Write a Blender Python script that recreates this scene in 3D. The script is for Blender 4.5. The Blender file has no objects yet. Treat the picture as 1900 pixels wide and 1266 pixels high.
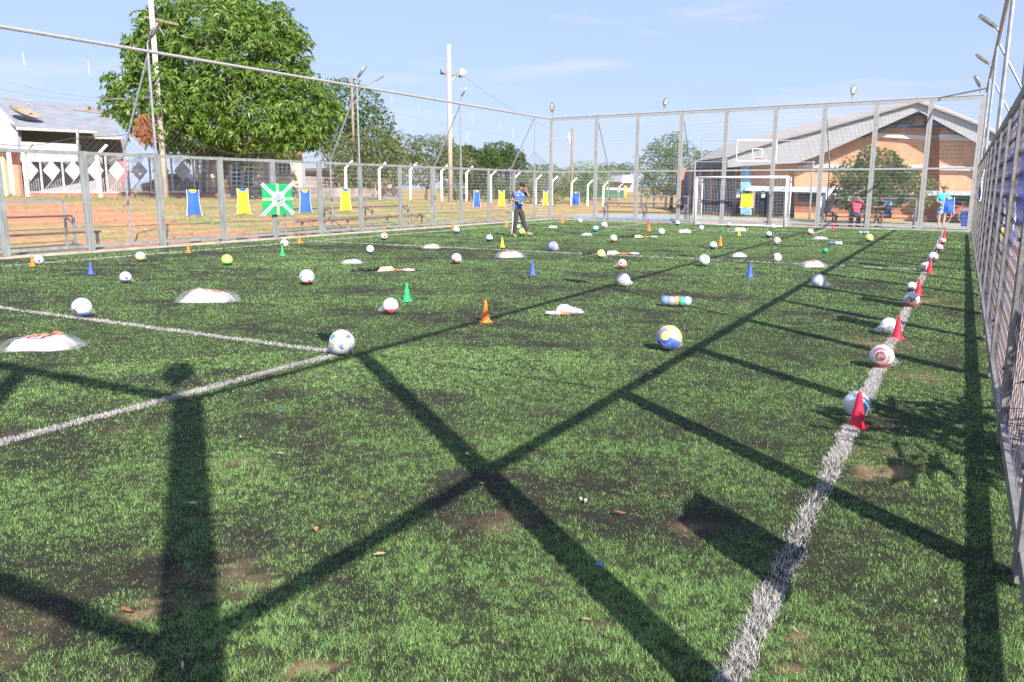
import bpy, bmesh, math, random
import numpy as np
from mathutils import Vector, Matrix

S = bpy.context.scene
COL = S.collection
rnd = random.Random(7)
rng = np.random.default_rng(11)

# ------------------------------------------------------------------ camera
H = 1.6
PITCH, YAW, ROLL = 0.19024, 0.50789, -0.00349
F = 1480.0
FW = np.array([-math.sin(YAW)*math.cos(PITCH), math.cos(YAW)*math.cos(PITCH), -math.sin(PITCH)])
_r = np.array([math.cos(YAW), math.sin(YAW), 0.0]); _d = -np.cross(_r, FW)
RT = _r*math.cos(ROLL) + _d*math.sin(ROLL); DN = _d*math.cos(ROLL) - _r*math.sin(ROLL)
cam = bpy.data.cameras.new('camera'); camo = bpy.data.objects.new('camera', cam); COL.objects.link(camo)
cam.sensor_width = 36; cam.lens = F/1900*36; cam.clip_start = .05; cam.clip_end = 2000
M = Matrix(((RT[0], -DN[0], -FW[0], 0), (RT[1], -DN[1], -FW[1], 0), (RT[2], -DN[2], -FW[2], H), (0, 0, 0, 1)))
camo.matrix_world = M
S.camera = camo

# ------------------------------------------------------------------ light
SUN_EL = math.radians(35.5)
sdir = Vector((.777*math.cos(SUN_EL), -.629*math.cos(SUN_EL), math.sin(SUN_EL)))   # towards the sun
W = bpy.data.worlds.new('World'); S.world = W; W.use_nodes = True
nt = W.node_tree; nt.nodes.clear()
sky = nt.nodes.new('ShaderNodeTexSky'); sky.sky_type = 'NISHITA'; sky.sun_disc = False
sky.sun_elevation = SUN_EL; sky.sun_rotation = math.atan2(.777, -.629)
sky.air_density = 1.25; sky.dust_density = .35; sky.ozone_density = 2.2; sky.altitude = 300
tc = nt.nodes.new('ShaderNodeTexCoord')
mp = nt.nodes.new('ShaderNodeMapping'); mp.inputs['Scale'].default_value = (1.6, 1.6, 13)
nt.links.new(tc.outputs['Generated'], mp.inputs['Vector'])
ns = nt.nodes.new('ShaderNodeTexNoise'); ns.inputs['Scale'].default_value = 2.1; ns.inputs['Detail'].default_value = 6
nt.links.new(mp.outputs[0], ns.inputs['Vector'])
rp = nt.nodes.new('ShaderNodeValToRGB'); rp.color_ramp.elements[0].position = .56; rp.color_ramp.elements[0].color = (0, 0, 0, 1)
rp.color_ramp.elements[1].position = .82; rp.color_ramp.elements[1].color = (.38, .38, .38, 1)
nt.links.new(ns.outputs['Fac'], rp.inputs['Fac'])
mx = nt.nodes.new('ShaderNodeMixRGB'); mx.inputs['Color2'].default_value = (7.6, 6.6, 7.2, 1)
nt.links.new(rp.outputs[0], mx.inputs['Fac'])
fl = nt.nodes.new('ShaderNodeMixRGB'); fl.inputs['Fac'].default_value = .80; fl.inputs['Color2'].default_value = (3.15, 4.05, 6.55, 1)
nt.links.new(sky.outputs[0], fl.inputs['Color1']); nt.links.new(fl.outputs[0], mx.inputs['Color1'])
bg = nt.nodes.new('ShaderNodeBackground'); bg.inputs['Strength'].default_value = .088
nt.links.new(mx.outputs[0], bg.inputs['Color'])
wo = nt.nodes.new('ShaderNodeOutputWorld'); nt.links.new(bg.outputs[0], wo.inputs['Surface'])
sl = bpy.data.lights.new('sun', 'SUN'); sl.energy = 5.0; sl.angle = math.radians(.55); sl.color = (1, .94, .86)
so = bpy.data.objects.new('sun', sl); COL.objects.link(so); so.rotation_euler = sdir.to_track_quat('Z', 'Y').to_euler()
S.view_settings.view_transform = 'Standard'; S.view_settings.look = 'None'; S.view_settings.gamma = 1
S.view_settings.exposure = .9
S.view_settings.use_curve_mapping = False
S.cycles.max_bounces = 6; S.cycles.transparent_max_bounces = 24
S.cycles.caustics_reflective = False; S.cycles.caustics_refractive = False

# ------------------------------------------------------------------ measuring helpers (survey of the place)
def ray(u, v): return FW + RT*(u-950)/F + DN*(v-633)/F
def gp(u, v, z=0.0):
    D = ray(u, v); t = (z-H)/D[2]; p = D*t; return Vector((p[0], p[1], z))
def at(u, v, depth):
    D = ray(u, v)*depth; return Vector((D[0], D[1], D[2]+H))
def depth_of(p): return float(np.dot(np.array(p)-np.array((0, 0, H)), FW))
def on_line(u, A, B):          # where the vertical plane seen at column u meets the ground line AB
    D1 = ray(u, 200); D2 = ray(u, 900); n = np.cross(D1, D2)
    a = np.array((A[0], A[1], 0-H)); b = np.array((B[0]-A[0], B[1]-A[1], 0))
    t = -np.dot(n, a)/np.dot(n, b); return Vector((A[0]+b[0]*t, A[1]+b[1]*t, 0))
def height_at(u_v, p):         # height seen at row v above ground point p
    d = depth_of((p[0], p[1], 0)); v = u_v
    for _ in range(4):
        z = H - 0
        # solve z so that the projected row equals v
        q = np.array((p[0], p[1], -H)); a = np.dot(q, DN); b = DN[2]; c = np.dot(q, FW); e = FW[2]
        k = (v-633)/F; z = (k*c-a)/(b-k*e)
    return z
def gz(x, y):                  # height of the land outside the pitch
    g = np.interp(y, [10, 19, 30, 42, 53, 66], [1.2, 1.15, 1.0, .8, .45, 0.0])
    s = np.clip((-20.2-x)/9.5, 0, 1); s = s*s*(3-2*s)
    return float(g*s - .03)

# ------------------------------------------------------------------ materials
MATS = {}
def mat(name, col, rough=.7, metal=0.0, var=.12, scale=6.0, bump=0.0, bscale=None, col2=None, spec=.4, detail=4, wave=None, stretch=None, coat=0):
    if name in MATS: return MATS[name]
    m = bpy.data.materials.new(name); m.use_nodes = True; n = m.node_tree; b = n.nodes['Principled BSDF']
    b.inputs['Roughness'].default_value = rough; b.inputs['Metallic'].default_value = metal
    b.inputs['Specular IOR Level'].default_value = spec; b.inputs['Coat Weight'].default_value = coat
    t = n.nodes.new('ShaderNodeTexCoord'); src = t.outputs['Object']
    if stretch:
        mm = n.nodes.new('ShaderNodeMapping'); mm.inputs['Scale'].default_value = stretch; n.links.new(src, mm.inputs[0]); src = mm.outputs[0]
    no = n.nodes.new('ShaderNodeTexNoise'); no.inputs['Scale'].default_value = scale; no.inputs['Detail'].default_value = detail
    n.links.new(src, no.inputs['Vector'])
    r = n.nodes.new('ShaderNodeValToRGB'); c2 = col2 or tuple(max(0, c*(1-var*2)) for c in col)
    r.color_ramp.elements[0].position = .3; r.color_ramp.elements[1].position = .7
    r.color_ramp.elements[0].color = (*c2, 1); r.color_ramp.elements[1].color = (*(min(1, c*(1+var*.5)) for c in col), 1)
    n.links.new(no.outputs['Fac'], r.inputs[0]); n.links.new(r.outputs[0], b.inputs['Base Color'])
    if bump:
        n2 = n.nodes.new('ShaderNodeTexNoise'); n2.inputs['Scale'].default_value = bscale or scale*4; n2.inputs['Detail'].default_value = 3
        n.links.new(src, n2.inputs['Vector']); bp = n.nodes.new('ShaderNodeBump'); bp.inputs['Strength'].default_value = bump; bp.inputs['Distance'].default_value = .02
        n.links.new(n2.outputs['Fac'], bp.inputs['Height']); n.links.new(bp.outputs[0], b.inputs['Normal'])
    if wave:                   # ribs: (axis, scale, strength)
        w = n.nodes.new('ShaderNodeTexWave'); w.bands_direction = wave[0]; w.inputs['Scale'].default_value = wave[1]; w.inputs['Distortion'].default_value = 0
        n.links.new(t.outputs['Object'], w.inputs[0]); bp = n.nodes.new('ShaderNodeBump'); bp.inputs['Strength'].default_value = wave[2]; bp.inputs['Distance'].default_value = .03
        n.links.new(w.outputs['Fac'], bp.inputs['Height']); n.links.new(bp.outputs[0], b.inputs['Normal'])
    MATS[name] = m; return m

def leafmat(name, cols, trans=.35, rough=.45):
    if name in MATS: return MATS[name]
    m = bpy.data.materials.new(name); m.use_nodes = True; n = m.node_tree; b = n.nodes['Principled BSDF']
    g = n.nodes.new('ShaderNodeNewGeometry'); r = n.nodes.new('ShaderNodeValToRGB')
    e = r.color_ramp.elements
    while len(e) < len(cols): e.new(.5)
    for i, c in enumerate(cols): e[i].position = i/(len(cols)-1); e[i].color = (*c, 1)
    n.links.new(g.outputs['Random Per Island'], r.inputs[0]); n.links.new(r.outputs[0], b.inputs['Base Color'])
    b.inputs['Roughness'].default_value = rough; b.inputs['Specular IOR Level'].default_value = .35
    tr = n.nodes.new('ShaderNodeBsdfTranslucent'); n.links.new(r.outputs[0], tr.inputs[0])
    ms = n.nodes.new('ShaderNodeMixShader'); ms.inputs[0].default_value = trans
    n.links.new(b.outputs[0], ms.inputs[1]); n.links.new(tr.outputs[0], ms.inputs[2])
    n.links.new(ms.outputs[0], n.nodes['Material Output'].inputs[0]); MATS[name] = m; return m

def attrmat(name, rough=.8, trans=0.0, noise=0.0, nscale=60, bump=0):
    m = bpy.data.materials.new(name); m.use_nodes = True; n = m.node_tree; b = n.nodes['Principled BSDF']
    a = n.nodes.new('ShaderNodeAttribute'); a.attribute_name = 'tint'; out = a.outputs['Color']
    b.inputs['Roughness'].default_value = rough; b.inputs['Specular IOR Level'].default_value = .3
    if noise:
        t = n.nodes.new('ShaderNodeTexCoord'); no = n.nodes.new('ShaderNodeTexNoise'); no.inputs['Scale'].default_value = nscale; no.inputs['Detail'].default_value = 5
        n.links.new(t.outputs['Object'], no.inputs[0])
        r = n.nodes.new('ShaderNodeMapRange'); r.inputs[1].default_value = .3; r.inputs[2].default_value = .7; r.inputs[3].default_value = 1-noise; r.inputs[4].default_value = 1+noise
        n.links.new(no.outputs['Fac'], r.inputs[0])
        mm = n.nodes.new('ShaderNodeVectorMath'); mm.operation = 'SCALE'; n.links.new(out, mm.inputs[0]); n.links.new(r.outputs[0], mm.inputs['Scale']); out = mm.outputs[0]
        if bump:
            bp = n.nodes.new('ShaderNodeBump'); bp.inputs['Strength'].default_value = bump; bp.inputs['Distance'].default_value = .02
            n.links.new(no.outputs['Fac'], bp.inputs['Height']); n.links.new(bp.outputs[0], b.inputs['Normal'])
    n.links.new(out, b.inputs['Base Color'])
    if trans:
        tr = n.nodes.new('ShaderNodeBsdfTranslucent'); n.links.new(out, tr.inputs[0])
        ms = n.nodes.new('ShaderNodeMixShader'); ms.inputs[0].default_value = trans
        n.links.new(b.outputs[0], ms.inputs[1]); n.links.new(tr.outputs[0], ms.inputs[2]); n.links.new(ms.outputs[0], n.nodes['Material Output'].inputs[0])
    return m

def plastic(name, tint=(.9, .92, .95), dens=.3):
    m = bpy.data.materials.new(name); m.use_nodes = True; n = m.node_tree; b = n.nodes['Principled BSDF']
    b.inputs['Base Color'].default_value = (*tint, 1); b.inputs['Roughness'].default_value = .25; b.inputs['Specular IOR Level'].default_value = .7
    t = n.nodes.new('ShaderNodeTexCoord'); no = n.nodes.new('ShaderNodeTexNoise'); no.inputs['Scale'].default_value = 3.5; no.inputs['Detail'].default_value = 5; no.inputs['Distortion'].default_value = 1.5
    n.links.new(t.outputs['Object'], no.inputs[0]); r = n.nodes.new('ShaderNodeMapRange'); r.inputs[1].default_value = .35; r.inputs[2].default_value = .68; r.inputs[3].default_value = dens*.4; r.inputs[4].default_value = min(1, dens*1.8)
    n.links.new(no.outputs['Fac'], r.inputs[0])
    bp = n.nodes.new('ShaderNodeBump'); bp.inputs['Strength'].default_value = .6; bp.inputs['Distance'].default_value = .1; n.links.new(no.outputs['Fac'], bp.inputs['Height']); n.links.new(bp.outputs[0], b.inputs['Normal'])
    tr = n.nodes.new('ShaderNodeBsdfTransparent'); ms = n.nodes.new('ShaderNodeMixShader')
    n.links.new(r.outputs[0], ms.inputs[0]); n.links.new(tr.outputs[0], ms.inputs[1]); n.links.new(b.outputs[0], ms.inputs[2]); n.links.new(ms.outputs[0], n.nodes['Material Output'].inputs[0])
    return m

GALV = mat('galvanised steel', (.34, .36, .35), .55, .25, .16, 9, .05, stretch=(1, 1, .25))
GALVL = mat('bright galvanised pipe', (.44, .43, .42), .5, .2, .1, 9)
PIPED = mat('steel post in shade tone', (.27, .25, .24), .6, .2, .2, 7, .05)  # darkened to carry the shade on the right fence's inner side
PIPE = mat('grey pipe', (.36, .38, .42), .5, .3, .15, 9)
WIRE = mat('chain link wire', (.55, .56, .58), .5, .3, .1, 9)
WIRED = mat('chain link wire in shade tone', (.085, .08, .13), .55, .2, .2, 9)  # dark copy of the wire, right fence shade put into its colour
CORD = mat('dark net cord', (.12, .11, .10), .9, 0, .2, 9)
CONC = mat('concrete', (.50, .44, .40), .9, 0, .18, 3, .2)
WCONC = mat('whitewashed concrete', (.80, .78, .74), .85, 0, .1, 5, .1)
WPAINT = mat('white paint', (.86, .86, .86), .4, 0, .05, 5)
DRED = mat('dark red paint', (.17, .06, .06), .6, 0, .3, 8)
BLACK = mat('black plastic', (.03, .03, .03), .5, 0, .2, 9)
LAMPG = mat('lamp housing', (.22, .23, .22), .5, .3, .15, 9)
LAMPGL = mat('lamp glass', (.55, .56, .50), .25, 0, .1, 9)

# ------------------------------------------------------------------ mesh helpers
class MB:
    def __init__(s): s.v = []; s.f = []
    def add(s, vs, fs):
        o = len(s.v); s.v += [tuple(v) for v in vs]; s.f += [tuple(i+o for i in f) for f in fs]
    def box(s, c, d, rz=0.0):
        cx, cy, cz = c; a, b, e = d[0]/2, d[1]/2, d[2]/2; cr, sr = math.cos(rz), math.sin(rz)
        vs = [(cx+x*cr-y*sr, cy+x*sr+y*cr, cz+z) for x in (-a, a) for y in (-b, b) for z in (-e, e)]
        s.add(vs, [(0, 1, 3, 2), (4, 6, 7, 5), (0, 4, 5, 1), (2, 3, 7, 6), (0, 2, 6, 4), (1, 5, 7, 3)])
    def beam(s, p0, p1, w, h, up=(0, 0, 1)):
        p0, p1 = Vector(p0), Vector(p1); d = (p1-p0).normalized(); u = Vector(up)
        if abs(d.dot(u)) > .98: u = Vector((1, 0, 0))
        x = d.cross(u).normalized()*(w/2); y = x.cross(d).normalized()*(h/2)
        vs = [p+a*x+b*y for p in (p0, p1) for a, b in ((-1, -1), (1, -1), (1, 1), (-1, 1))]
        s.add(vs, [(0, 1, 2, 3), (7, 6, 5, 4), (0, 4, 5, 1), (1, 5, 6, 2), (2, 6, 7, 3), (3, 7, 4, 0)])
    def cyl(s, p0, p1, r0, r1=None, n=10, cap=True):
        r1 = r0 if r1 is None else r1; p0, p1 = Vector(p0), Vector(p1); d = (p1-p0).normalized()
        u = Vector((0, 0, 1)) if abs(d.z) < .9 else Vector((1, 0, 0)); x = d.cross(u).normalized(); y = d.cross(x)
        vs = [p+(x*math.cos(t)+y*math.sin(t))*r for p, r in ((p0, r0), (p1, r1)) for t in [2*math.pi*k/n for k in range(n)]]
        fs = [(k, (k+1) % n, n+(k+1) % n, n+k) for k in range(n)]
        if cap: fs += [tuple(range(n-1, -1, -1)), tuple(range(n, 2*n))]
        s.add(vs, fs)
    def tube(s, pts, r, n=6):
        for a, b in zip(pts[:-1], pts[1:]): s.cyl(a, b, r, r, n)
    def lathe(s, prof, n=24, c=(0, 0, 0)):
        m = len(prof); vs = [(c[0]+r*math.cos(2*math.pi*k/n), c[1]+r*math.sin(2*math.pi*k/n), c[2]+z) for r, z in prof for k in range(n)]
        fs = [(i*n+k, i*n+(k+1) % n, (i+1)*n+(k+1) % n, (i+1)*n+k) for i in range(m-1) for k in range(n)]
        s.add(vs, fs)
    def prism(s, poly, off):           # polygon of 3D points extruded by vector off
        off = Vector(off); n = len(poly); vs = [Vector(p) for p in poly]+[Vector(p)+off for p in poly]
        s.add(vs, [tuple(range(n)), tuple(range(2*n-1, n-1, -1))]+[(k, n+k, n+(k+1) % n, (k+1) % n) for k in range(n)])
    def sphere(s, c, r, nu=16, nv=10, sc=(1, 1, 1)):
        vs = []; fs = []
        for j in range(nv+1):
            t = math.pi*j/nv
            for i in range(nu): p = 2*math.pi*i/nu; vs.append((c[0]+r*sc[0]*math.sin(t)*math.cos(p), c[1]+r*sc[1]*math.sin(t)*math.sin(p), c[2]+r*sc[2]*math.cos(t)))
        for j in range(nv):
            for i in range(nu): fs.append((j*nu+i, (j+1)*nu+i, (j+1)*nu+(i+1) % nu, j*nu+(i+1) % nu))
        s.add(vs, fs)
    def mesh(s, name, off=None):
        me = bpy.data.meshes.new(name)
        v = s.v if off is None else [(a-off[0], b-off[1], c-off[2]) for a, b, c in s.v]
        me.from_pydata(v, [], s.f); me.update(); return me

def tag(o, label=None, cat=None, group=None, kind=None):
    if label: o['label'] = label
    if cat: o['category'] = cat
    if group: o['group'] = group
    if kind: o['kind'] = kind
    return o
def smooth(o):
    for p in o.data.polygons: p.use_smooth = True
    return o
def put(name, mb, m, parent=None, world=True, sm=False, **k):
    """link a mesh object; world coordinates are moved into the parent's frame"""
    off = None
    if parent is not None and world: off = rootloc(parent)
    me = mb.mesh(name, off) if isinstance(mb, MB) else mb
    if not me.materials: me.materials.append(m)
    o = bpy.data.objects.new(name, me); COL.objects.link(o)
    if parent is not None: o.parent = parent
    if sm: smooth(o)
    if k: tag(o, **k)
    return o
def rootloc(o):
    l = Vector(o.location)
    while o.parent is not None: o = o.parent; l = l+Vector(o.location)
    return l
def empty(name, loc, rz=0, **k):
    o = bpy.data.objects.new(name, None); COL.objects.link(o); o.location = loc; o.rotation_euler = (0, 0, rz); tag(o, **k); return o
def npmesh(name, V, Fc, nper, tint=None):
    me = bpy.data.meshes.new(name); nv = len(V); nf = len(Fc)//nper
    me.vertices.add(nv); me.vertices.foreach_set('co', V.astype(np.float32).ravel())
    me.loops.add(len(Fc)); me.loops.foreach_set('vertex_index', Fc.astype(np.int32))
    me.polygons.add(nf); me.polygons.foreach_set('loop_start', np.arange(nf, dtype=np.int32)*nper)
    try: me.polygons.foreach_set('loop_total', np.full(nf, nper, np.int32))
    except Exception: pass
    me.update(calc_edges=True)
    if tint is not None:
        a = me.color_attributes.new('tint', 'FLOAT_COLOR', 'POINT'); c = np.ones((nv, 4), np.float32); c[:, :3] = tint; a.data.foreach_set('color', c.ravel())
    return me

# value noise shared by the turf sheet and its blades
_perm = rng.random((257, 257))
def vnoise(x, y):
    xi = np.floor(x).astype(int); yi = np.floor(y).astype(int); fx = x-xi; fy = y-yi; fx = fx*fx*(3-2*fx); fy = fy*fy*(3-2*fy)
    a = _perm[xi % 257, yi % 257]; b = _perm[(xi+1) % 257, yi % 257]; c = _perm[xi % 257, (yi+1) % 257]; d = _perm[(xi+1) % 257, (yi+1) % 257]
    return (a*(1-fx)+b*fx)*(1-fy)+(c*(1-fx)+d*fx)*fy
def fbm(x, y, o=4):
    s = 0; a = .5
    for i in range(o): s = s+a*vnoise(x*2**i+17*i, y*2**i+31*i); a *= .5
    return s/(1-.5**o)

# ------------------------------------------------------------------ fence lines
XR = .35                       # right fence plane
LA, LB = (-18.62, -.5), (-18.45, 37.15)
BA, BB = (-18.45, 37.15), (XR, 35.3)
H1, H2 = 2.42, 4.98

# ------------------------------------------------------------------ ground
def build_ground():
    xs = np.concatenate([np.linspace(-400, -60, 18), np.linspace(-58, 30, 133), np.linspace(35, 400, 16)])
    ys = np.concatenate([np.linspace(-200, -10, 10), np.linspace(-8, 110, 160), np.linspace(115, 900, 24)])
    X, Y = np.meshgrid(xs, ys); Z = np.vectorize(gz)(X, Y)
    Z = Z+np.where(X < -20.5, (fbm(X*.6, Y*.6)-.5)*.16, 0)
    V = np.stack([X.ravel(), Y.ravel(), Z.ravel()], 1); nx = len(xs); ny = len(ys)
    i, j = np.meshgrid(np.arange(nx-1), np.arange(ny-1)); a = (j*nx+i).ravel(); Fc = np.stack([a, a+1, a+1+nx, a+nx], 1).ravel()
    # soil: bare orange earth on the bank, dry grass beyond
    n1 = fbm(X*.35+5, Y*.35+9, 5); n2 = fbm(X*1.3+50, Y*1.3+3, 4)
    bank = np.clip((-18.5-X)/2, 0, 1)*np.clip((26-Y)/11, 0, 1)*np.clip((X+33)/4, 0, 1)
    orange = np.array([.47, .20, .105]); dry = np.array([.34, .26, .10]); green = np.array([.12, .17, .05])
    earth = np.clip(bank*.78+(n1-.54)*3.4-np.clip((n2-.5)*1.2, -.3, .5), 0, 1)[..., None]
    gr = np.clip((n2-.38)*3.4+np.clip((-X-27)/8, 0, .35), 0, 1)[..., None]*.75
    far = np.clip((Y-36)/8, 0, 1)[..., None]
    dryc = dry*(1-gr)+green*gr; dryc = dryc*(1-far*.6)+np.array([.42, .27, .11])*far*.6
    C = orange*earth+dryc*(1-earth)
    C = C*(0.85+.3*n2[..., None])
    me = npmesh('ground', V, Fc, 4, C.reshape(-1, 3)); o = put('ground', me, attrmat('earth and dry grass', .95, noise=.35, nscale=7, bump=.5), kind='structure'); smooth(o)
build_ground()

def sheet(name, pts, m, z, kind='structure', th=0.0):
    mb = MB(); mb.add([(p[0], p[1], z) for p in pts], [tuple(range(len(pts)))]); return put(name, mb, m, kind=kind)
PAVE = mat('tan concrete paving', (.47, .36, .30), .9, 0, .12, 1.5, .25, 30)
sheet('pavement', [(XR+.05, -6), (9, -6), (9, 35.6), (XR+.05, 35.6)], PAVE, 0.0)
sheet('near_pavement', [(-19, -8), (XR+.12, -8), (XR+.12, -.56), (-19, -.56)], PAVE, 0.0)
COURTG = mat('worn green court paint', (.36, .40, .31), .8, 0, .14, .7, .1, 20)
COURTB = mat('worn blue court paint', (.30, .40, .50), .8, 0, .12, .7, .1, 20)
COURTP = mat('worn red court paint', (.62, .36, .30), .8, 0, .12, .7, .1, 20)
cs = [(-17.0, 37.6), (9, 35.5), (9, 43.6), (-9, 44.6), (-15.8, 48.9), (-22, 45)]
sheet('court', cs, COURTG, -.008)
sheet('court_blue_zone', [(-16.8, 38.0), (-12.2, 37.6), (-12.6, 41.6), (-16.2, 46.6), (-20.5, 44.2)], COURTB, -.004)
sheet('court_red_zone', [(-11.2, 37.4), (-3.5, 36.6), (-3.5, 38.6), (-10.6, 39.9)], COURTP, -.0005)

def curb(name, A, B, w, h, side):
    A, B = Vector((*A, 0)), Vector((*B, 0)); d = (B-A).normalized(); n = Vector((-d.y, d.x, 0))*side
    mb = MB(); mb.prism([A+Vector((0, 0, -.1)), B+Vector((0, 0, -.1)), B+Vector((0, 0, h)), A+Vector((0, 0, h))], n*w)
    return put(name, mb, CONC, kind='structure')
curb('left_kerb', (LA[0]+.14, -.4), (LB[0]+.14, 37.0), .30, .05, 1)
curb('back_kerb', (LB[0]+.15, 37.03), (XR-.03, 35.18), .30, .05, 1)

# ------------------------------------------------------------------ turf
TX0, TX1, TY0, TY1 = -18.5, XR+.05, -.5, 37.3
def wear(x, y):
    """1 = bare rubber infill, 0 = full pile"""
    n = fbm(x*.75+3, y*1.1+7, 4); n2 = fbm(x*3.1+11, y*3.6+2, 3)
    w = (n-.50)*3.2+(n2-.5)*2.2+.16
    w = w+.95*np.exp(-(((x+13.5)/3.6)**2+((y-17.4)/1.1)**2))          # worn strip by the half-way line
    w = w+.75*np.exp(-(((x+15.6)/1.6)**2+((y-12.0)/3.2)**2))
    w = w+.55*np.exp(-(((x+1.35)/.75)**2+((y-3.35)/.42)**2))+.55*np.exp(-(((x+.35)/.3)**2+((y-4.4)/1.2)**2))
    w = w+.5*np.exp(-(((x+2.0)/.7)**2+((y-2.9)/.5)**2))+.5*np.exp(-(((x+3.4)/.7)**2+((y-3.4)/.4)**2))
    return np.clip(w*.72*(.15+1.55*fbm(x*8+4, y*10+8, 4)), 0, .95)
def dirt(x, y):
    d = np.zeros(np.shape(x))
    for cx_, cy_, r_, a_ in DIRT: d = d+a_*np.exp(-((x-cx_)**2+(y-cy_)**2)/(r_*r_))
    return np.clip((d*1.15+(fbm(x*2.3+40, y*2.3+21, 4)-.66)*2.0*np.exp(-y/6))*np.clip(fbm(x*18+2, y*18+5, 4)*6.5-2.7, 0, 1.5), 0, 1)
DIRT = [(gp(u, v).x, gp(u, v).y, r_, a_) for u, v, r_, a_ in ((1495, 1190, .09, 1.1), (1465, 1245, .10, 1.0), (1440, 1210, .06, .7), (1640, 880, .22, .8), (1620, 640, .4, .5), (940, 970, .22, .6), (800, 1010, .2, .3), (430, 1060, .26, .42), (330, 1130, .2, .3),
        (180, 1090, .3, .32), (590, 1255, .07, 1.2), (560, 1250, .05, 1.0), (250, 1135, .07, 1.0), (60, 1180, .3, .22), (1560, 1000, .1, .5), (1280, 980, .1, .4), (1100, 1150, .12, .3), (430, 850, .3, .3), (560, 690, .5, .3), (1690, 700, .3, .5), (1720, 560, .5, .4))]
LWH = .040
LINES = [('v', -.52, .30, 35.3), ('v', -16.77, .30, 35.6), ('h', 18.0, -16.77, -.52), ('h', 5.86, -12.2, -5.16), ('v', -5.16, .3, 5.86), ('v', -12.2, .3, 5.86),
         ('h', 30.25, -12.55, -4.6), ('v', -12.55, 30.25, 35.35), ('v', -4.6, 30.25, 35.35), ('h', 35.3, -16.77, -.52), ('h', .3, -16.77, -.52)]
def onl(x, y):
    m = np.zeros(x.shape, bool)
    for k, c, a, b in LINES:
        jit = (vnoise(x*9+5, y*9)-.5)*.03
        w = LWH*(1.0 if not (k == 'v' and c > -1) else 1.15)
        if k == 'v': m |= (np.abs(x-c+jit) < w) & (y > a-w) & (y < b+w)
        else: m |= (np.abs(y-c+jit) < w) & (x > a-w) & (x < b+w)
    return m
def build_turf():
    def grid(x0, x1, y0, y1, st):
        xs = np.linspace(x0, x1, int((x1-x0)/st)+1); ys = np.linspace(y0, y1, int((y1-y0)/st)+1); return np.meshgrid(xs, ys)
    Vs = []; Fs = []; Cs = []; o = 0
    for (x0, x1, y0, y1, st) in ((TX0, -7.0, TY0, 8, .16), (-7.0, TX1, TY0, 8, .055), (TX0, TX1, 8, 20, .1), (TX0, TX1, 20, TY1, .16)):
        X, Y = grid(x0, x1, y0, y1, st); w = wear(X, Y)[..., None]; d = dirt(X, Y)[..., None]; n = fbm(X*9, Y*9, 3)[..., None]
        black = np.array([.033, .028, .022]); gr = np.array([.045, .060, .022]); br = np.array([.42, .26, .16])
        C = (gr*(1-w)+black*w)*(.7+.6*n); C = C*(1-d)+br*d*(.75+.5*n)
        nx = X.shape[1]; ny = X.shape[0]; i, j = np.meshgrid(np.arange(nx-1), np.arange(ny-1)); a = (j*nx+i).ravel()+o
        Vs.append(np.stack([X.ravel(), Y.ravel(), np.zeros(X.size)], 1)); Fs.append(np.stack([a, a+1, a+1+nx, a+nx], 1).ravel()); Cs.append(C.reshape(-1, 3)); o += X.size
    me = npmesh('turf', np.concatenate(Vs), np.concatenate(Fs), 4, np.concatenate(Cs))
    put('turf', me, attrmat('rubber infill of the turf', .95, noise=.75, nscale=260, bump=.9), kind='structure')
build_turf()

def blades(name, px, py, L, Wd, col, lean, m, label):
    n = len(px); th = rng.random(n)*2*math.pi; ph = th+rng.normal(0, .5, n)
    dx = np.cos(ph)*np.sin(lean); dy = np.sin(ph)*np.sin(lean); dz = np.cos(lean)
    wx = -np.sin(th)*Wd/2; wy = np.cos(th)*Wd/2; z = np.zeros(n)
    b0 = np.stack([px-wx, py-wy, z], 1); b1 = np.stack([px+wx, py+wy, z], 1)
    mid = np.stack([px+dx*L*.45, py+dy*L*.45, dz*L*.6], 1); w3 = np.stack([wx, wy, z], 1)*.85
    tip = np.stack([px+dx*L*1.05, py+dy*L*1.05, dz*L*.95], 1)
    V = np.stack([b0, b1, mid+w3, mid-w3, tip], 1).reshape(-1, 3)
    k = np.arange(n)*5; T = np.stack([k, k+1, k+2, k, k+2, k+3, k+3, k+2, k+4], 1).ravel()
    me = npmesh(name, V, T, 3, np.repeat(col, 5, 0)); return put(name, me, m, label=label[0], cat=label[1], kind='stuff')
BL = attrmat('turf fibre', .55, trans=.28)
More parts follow.
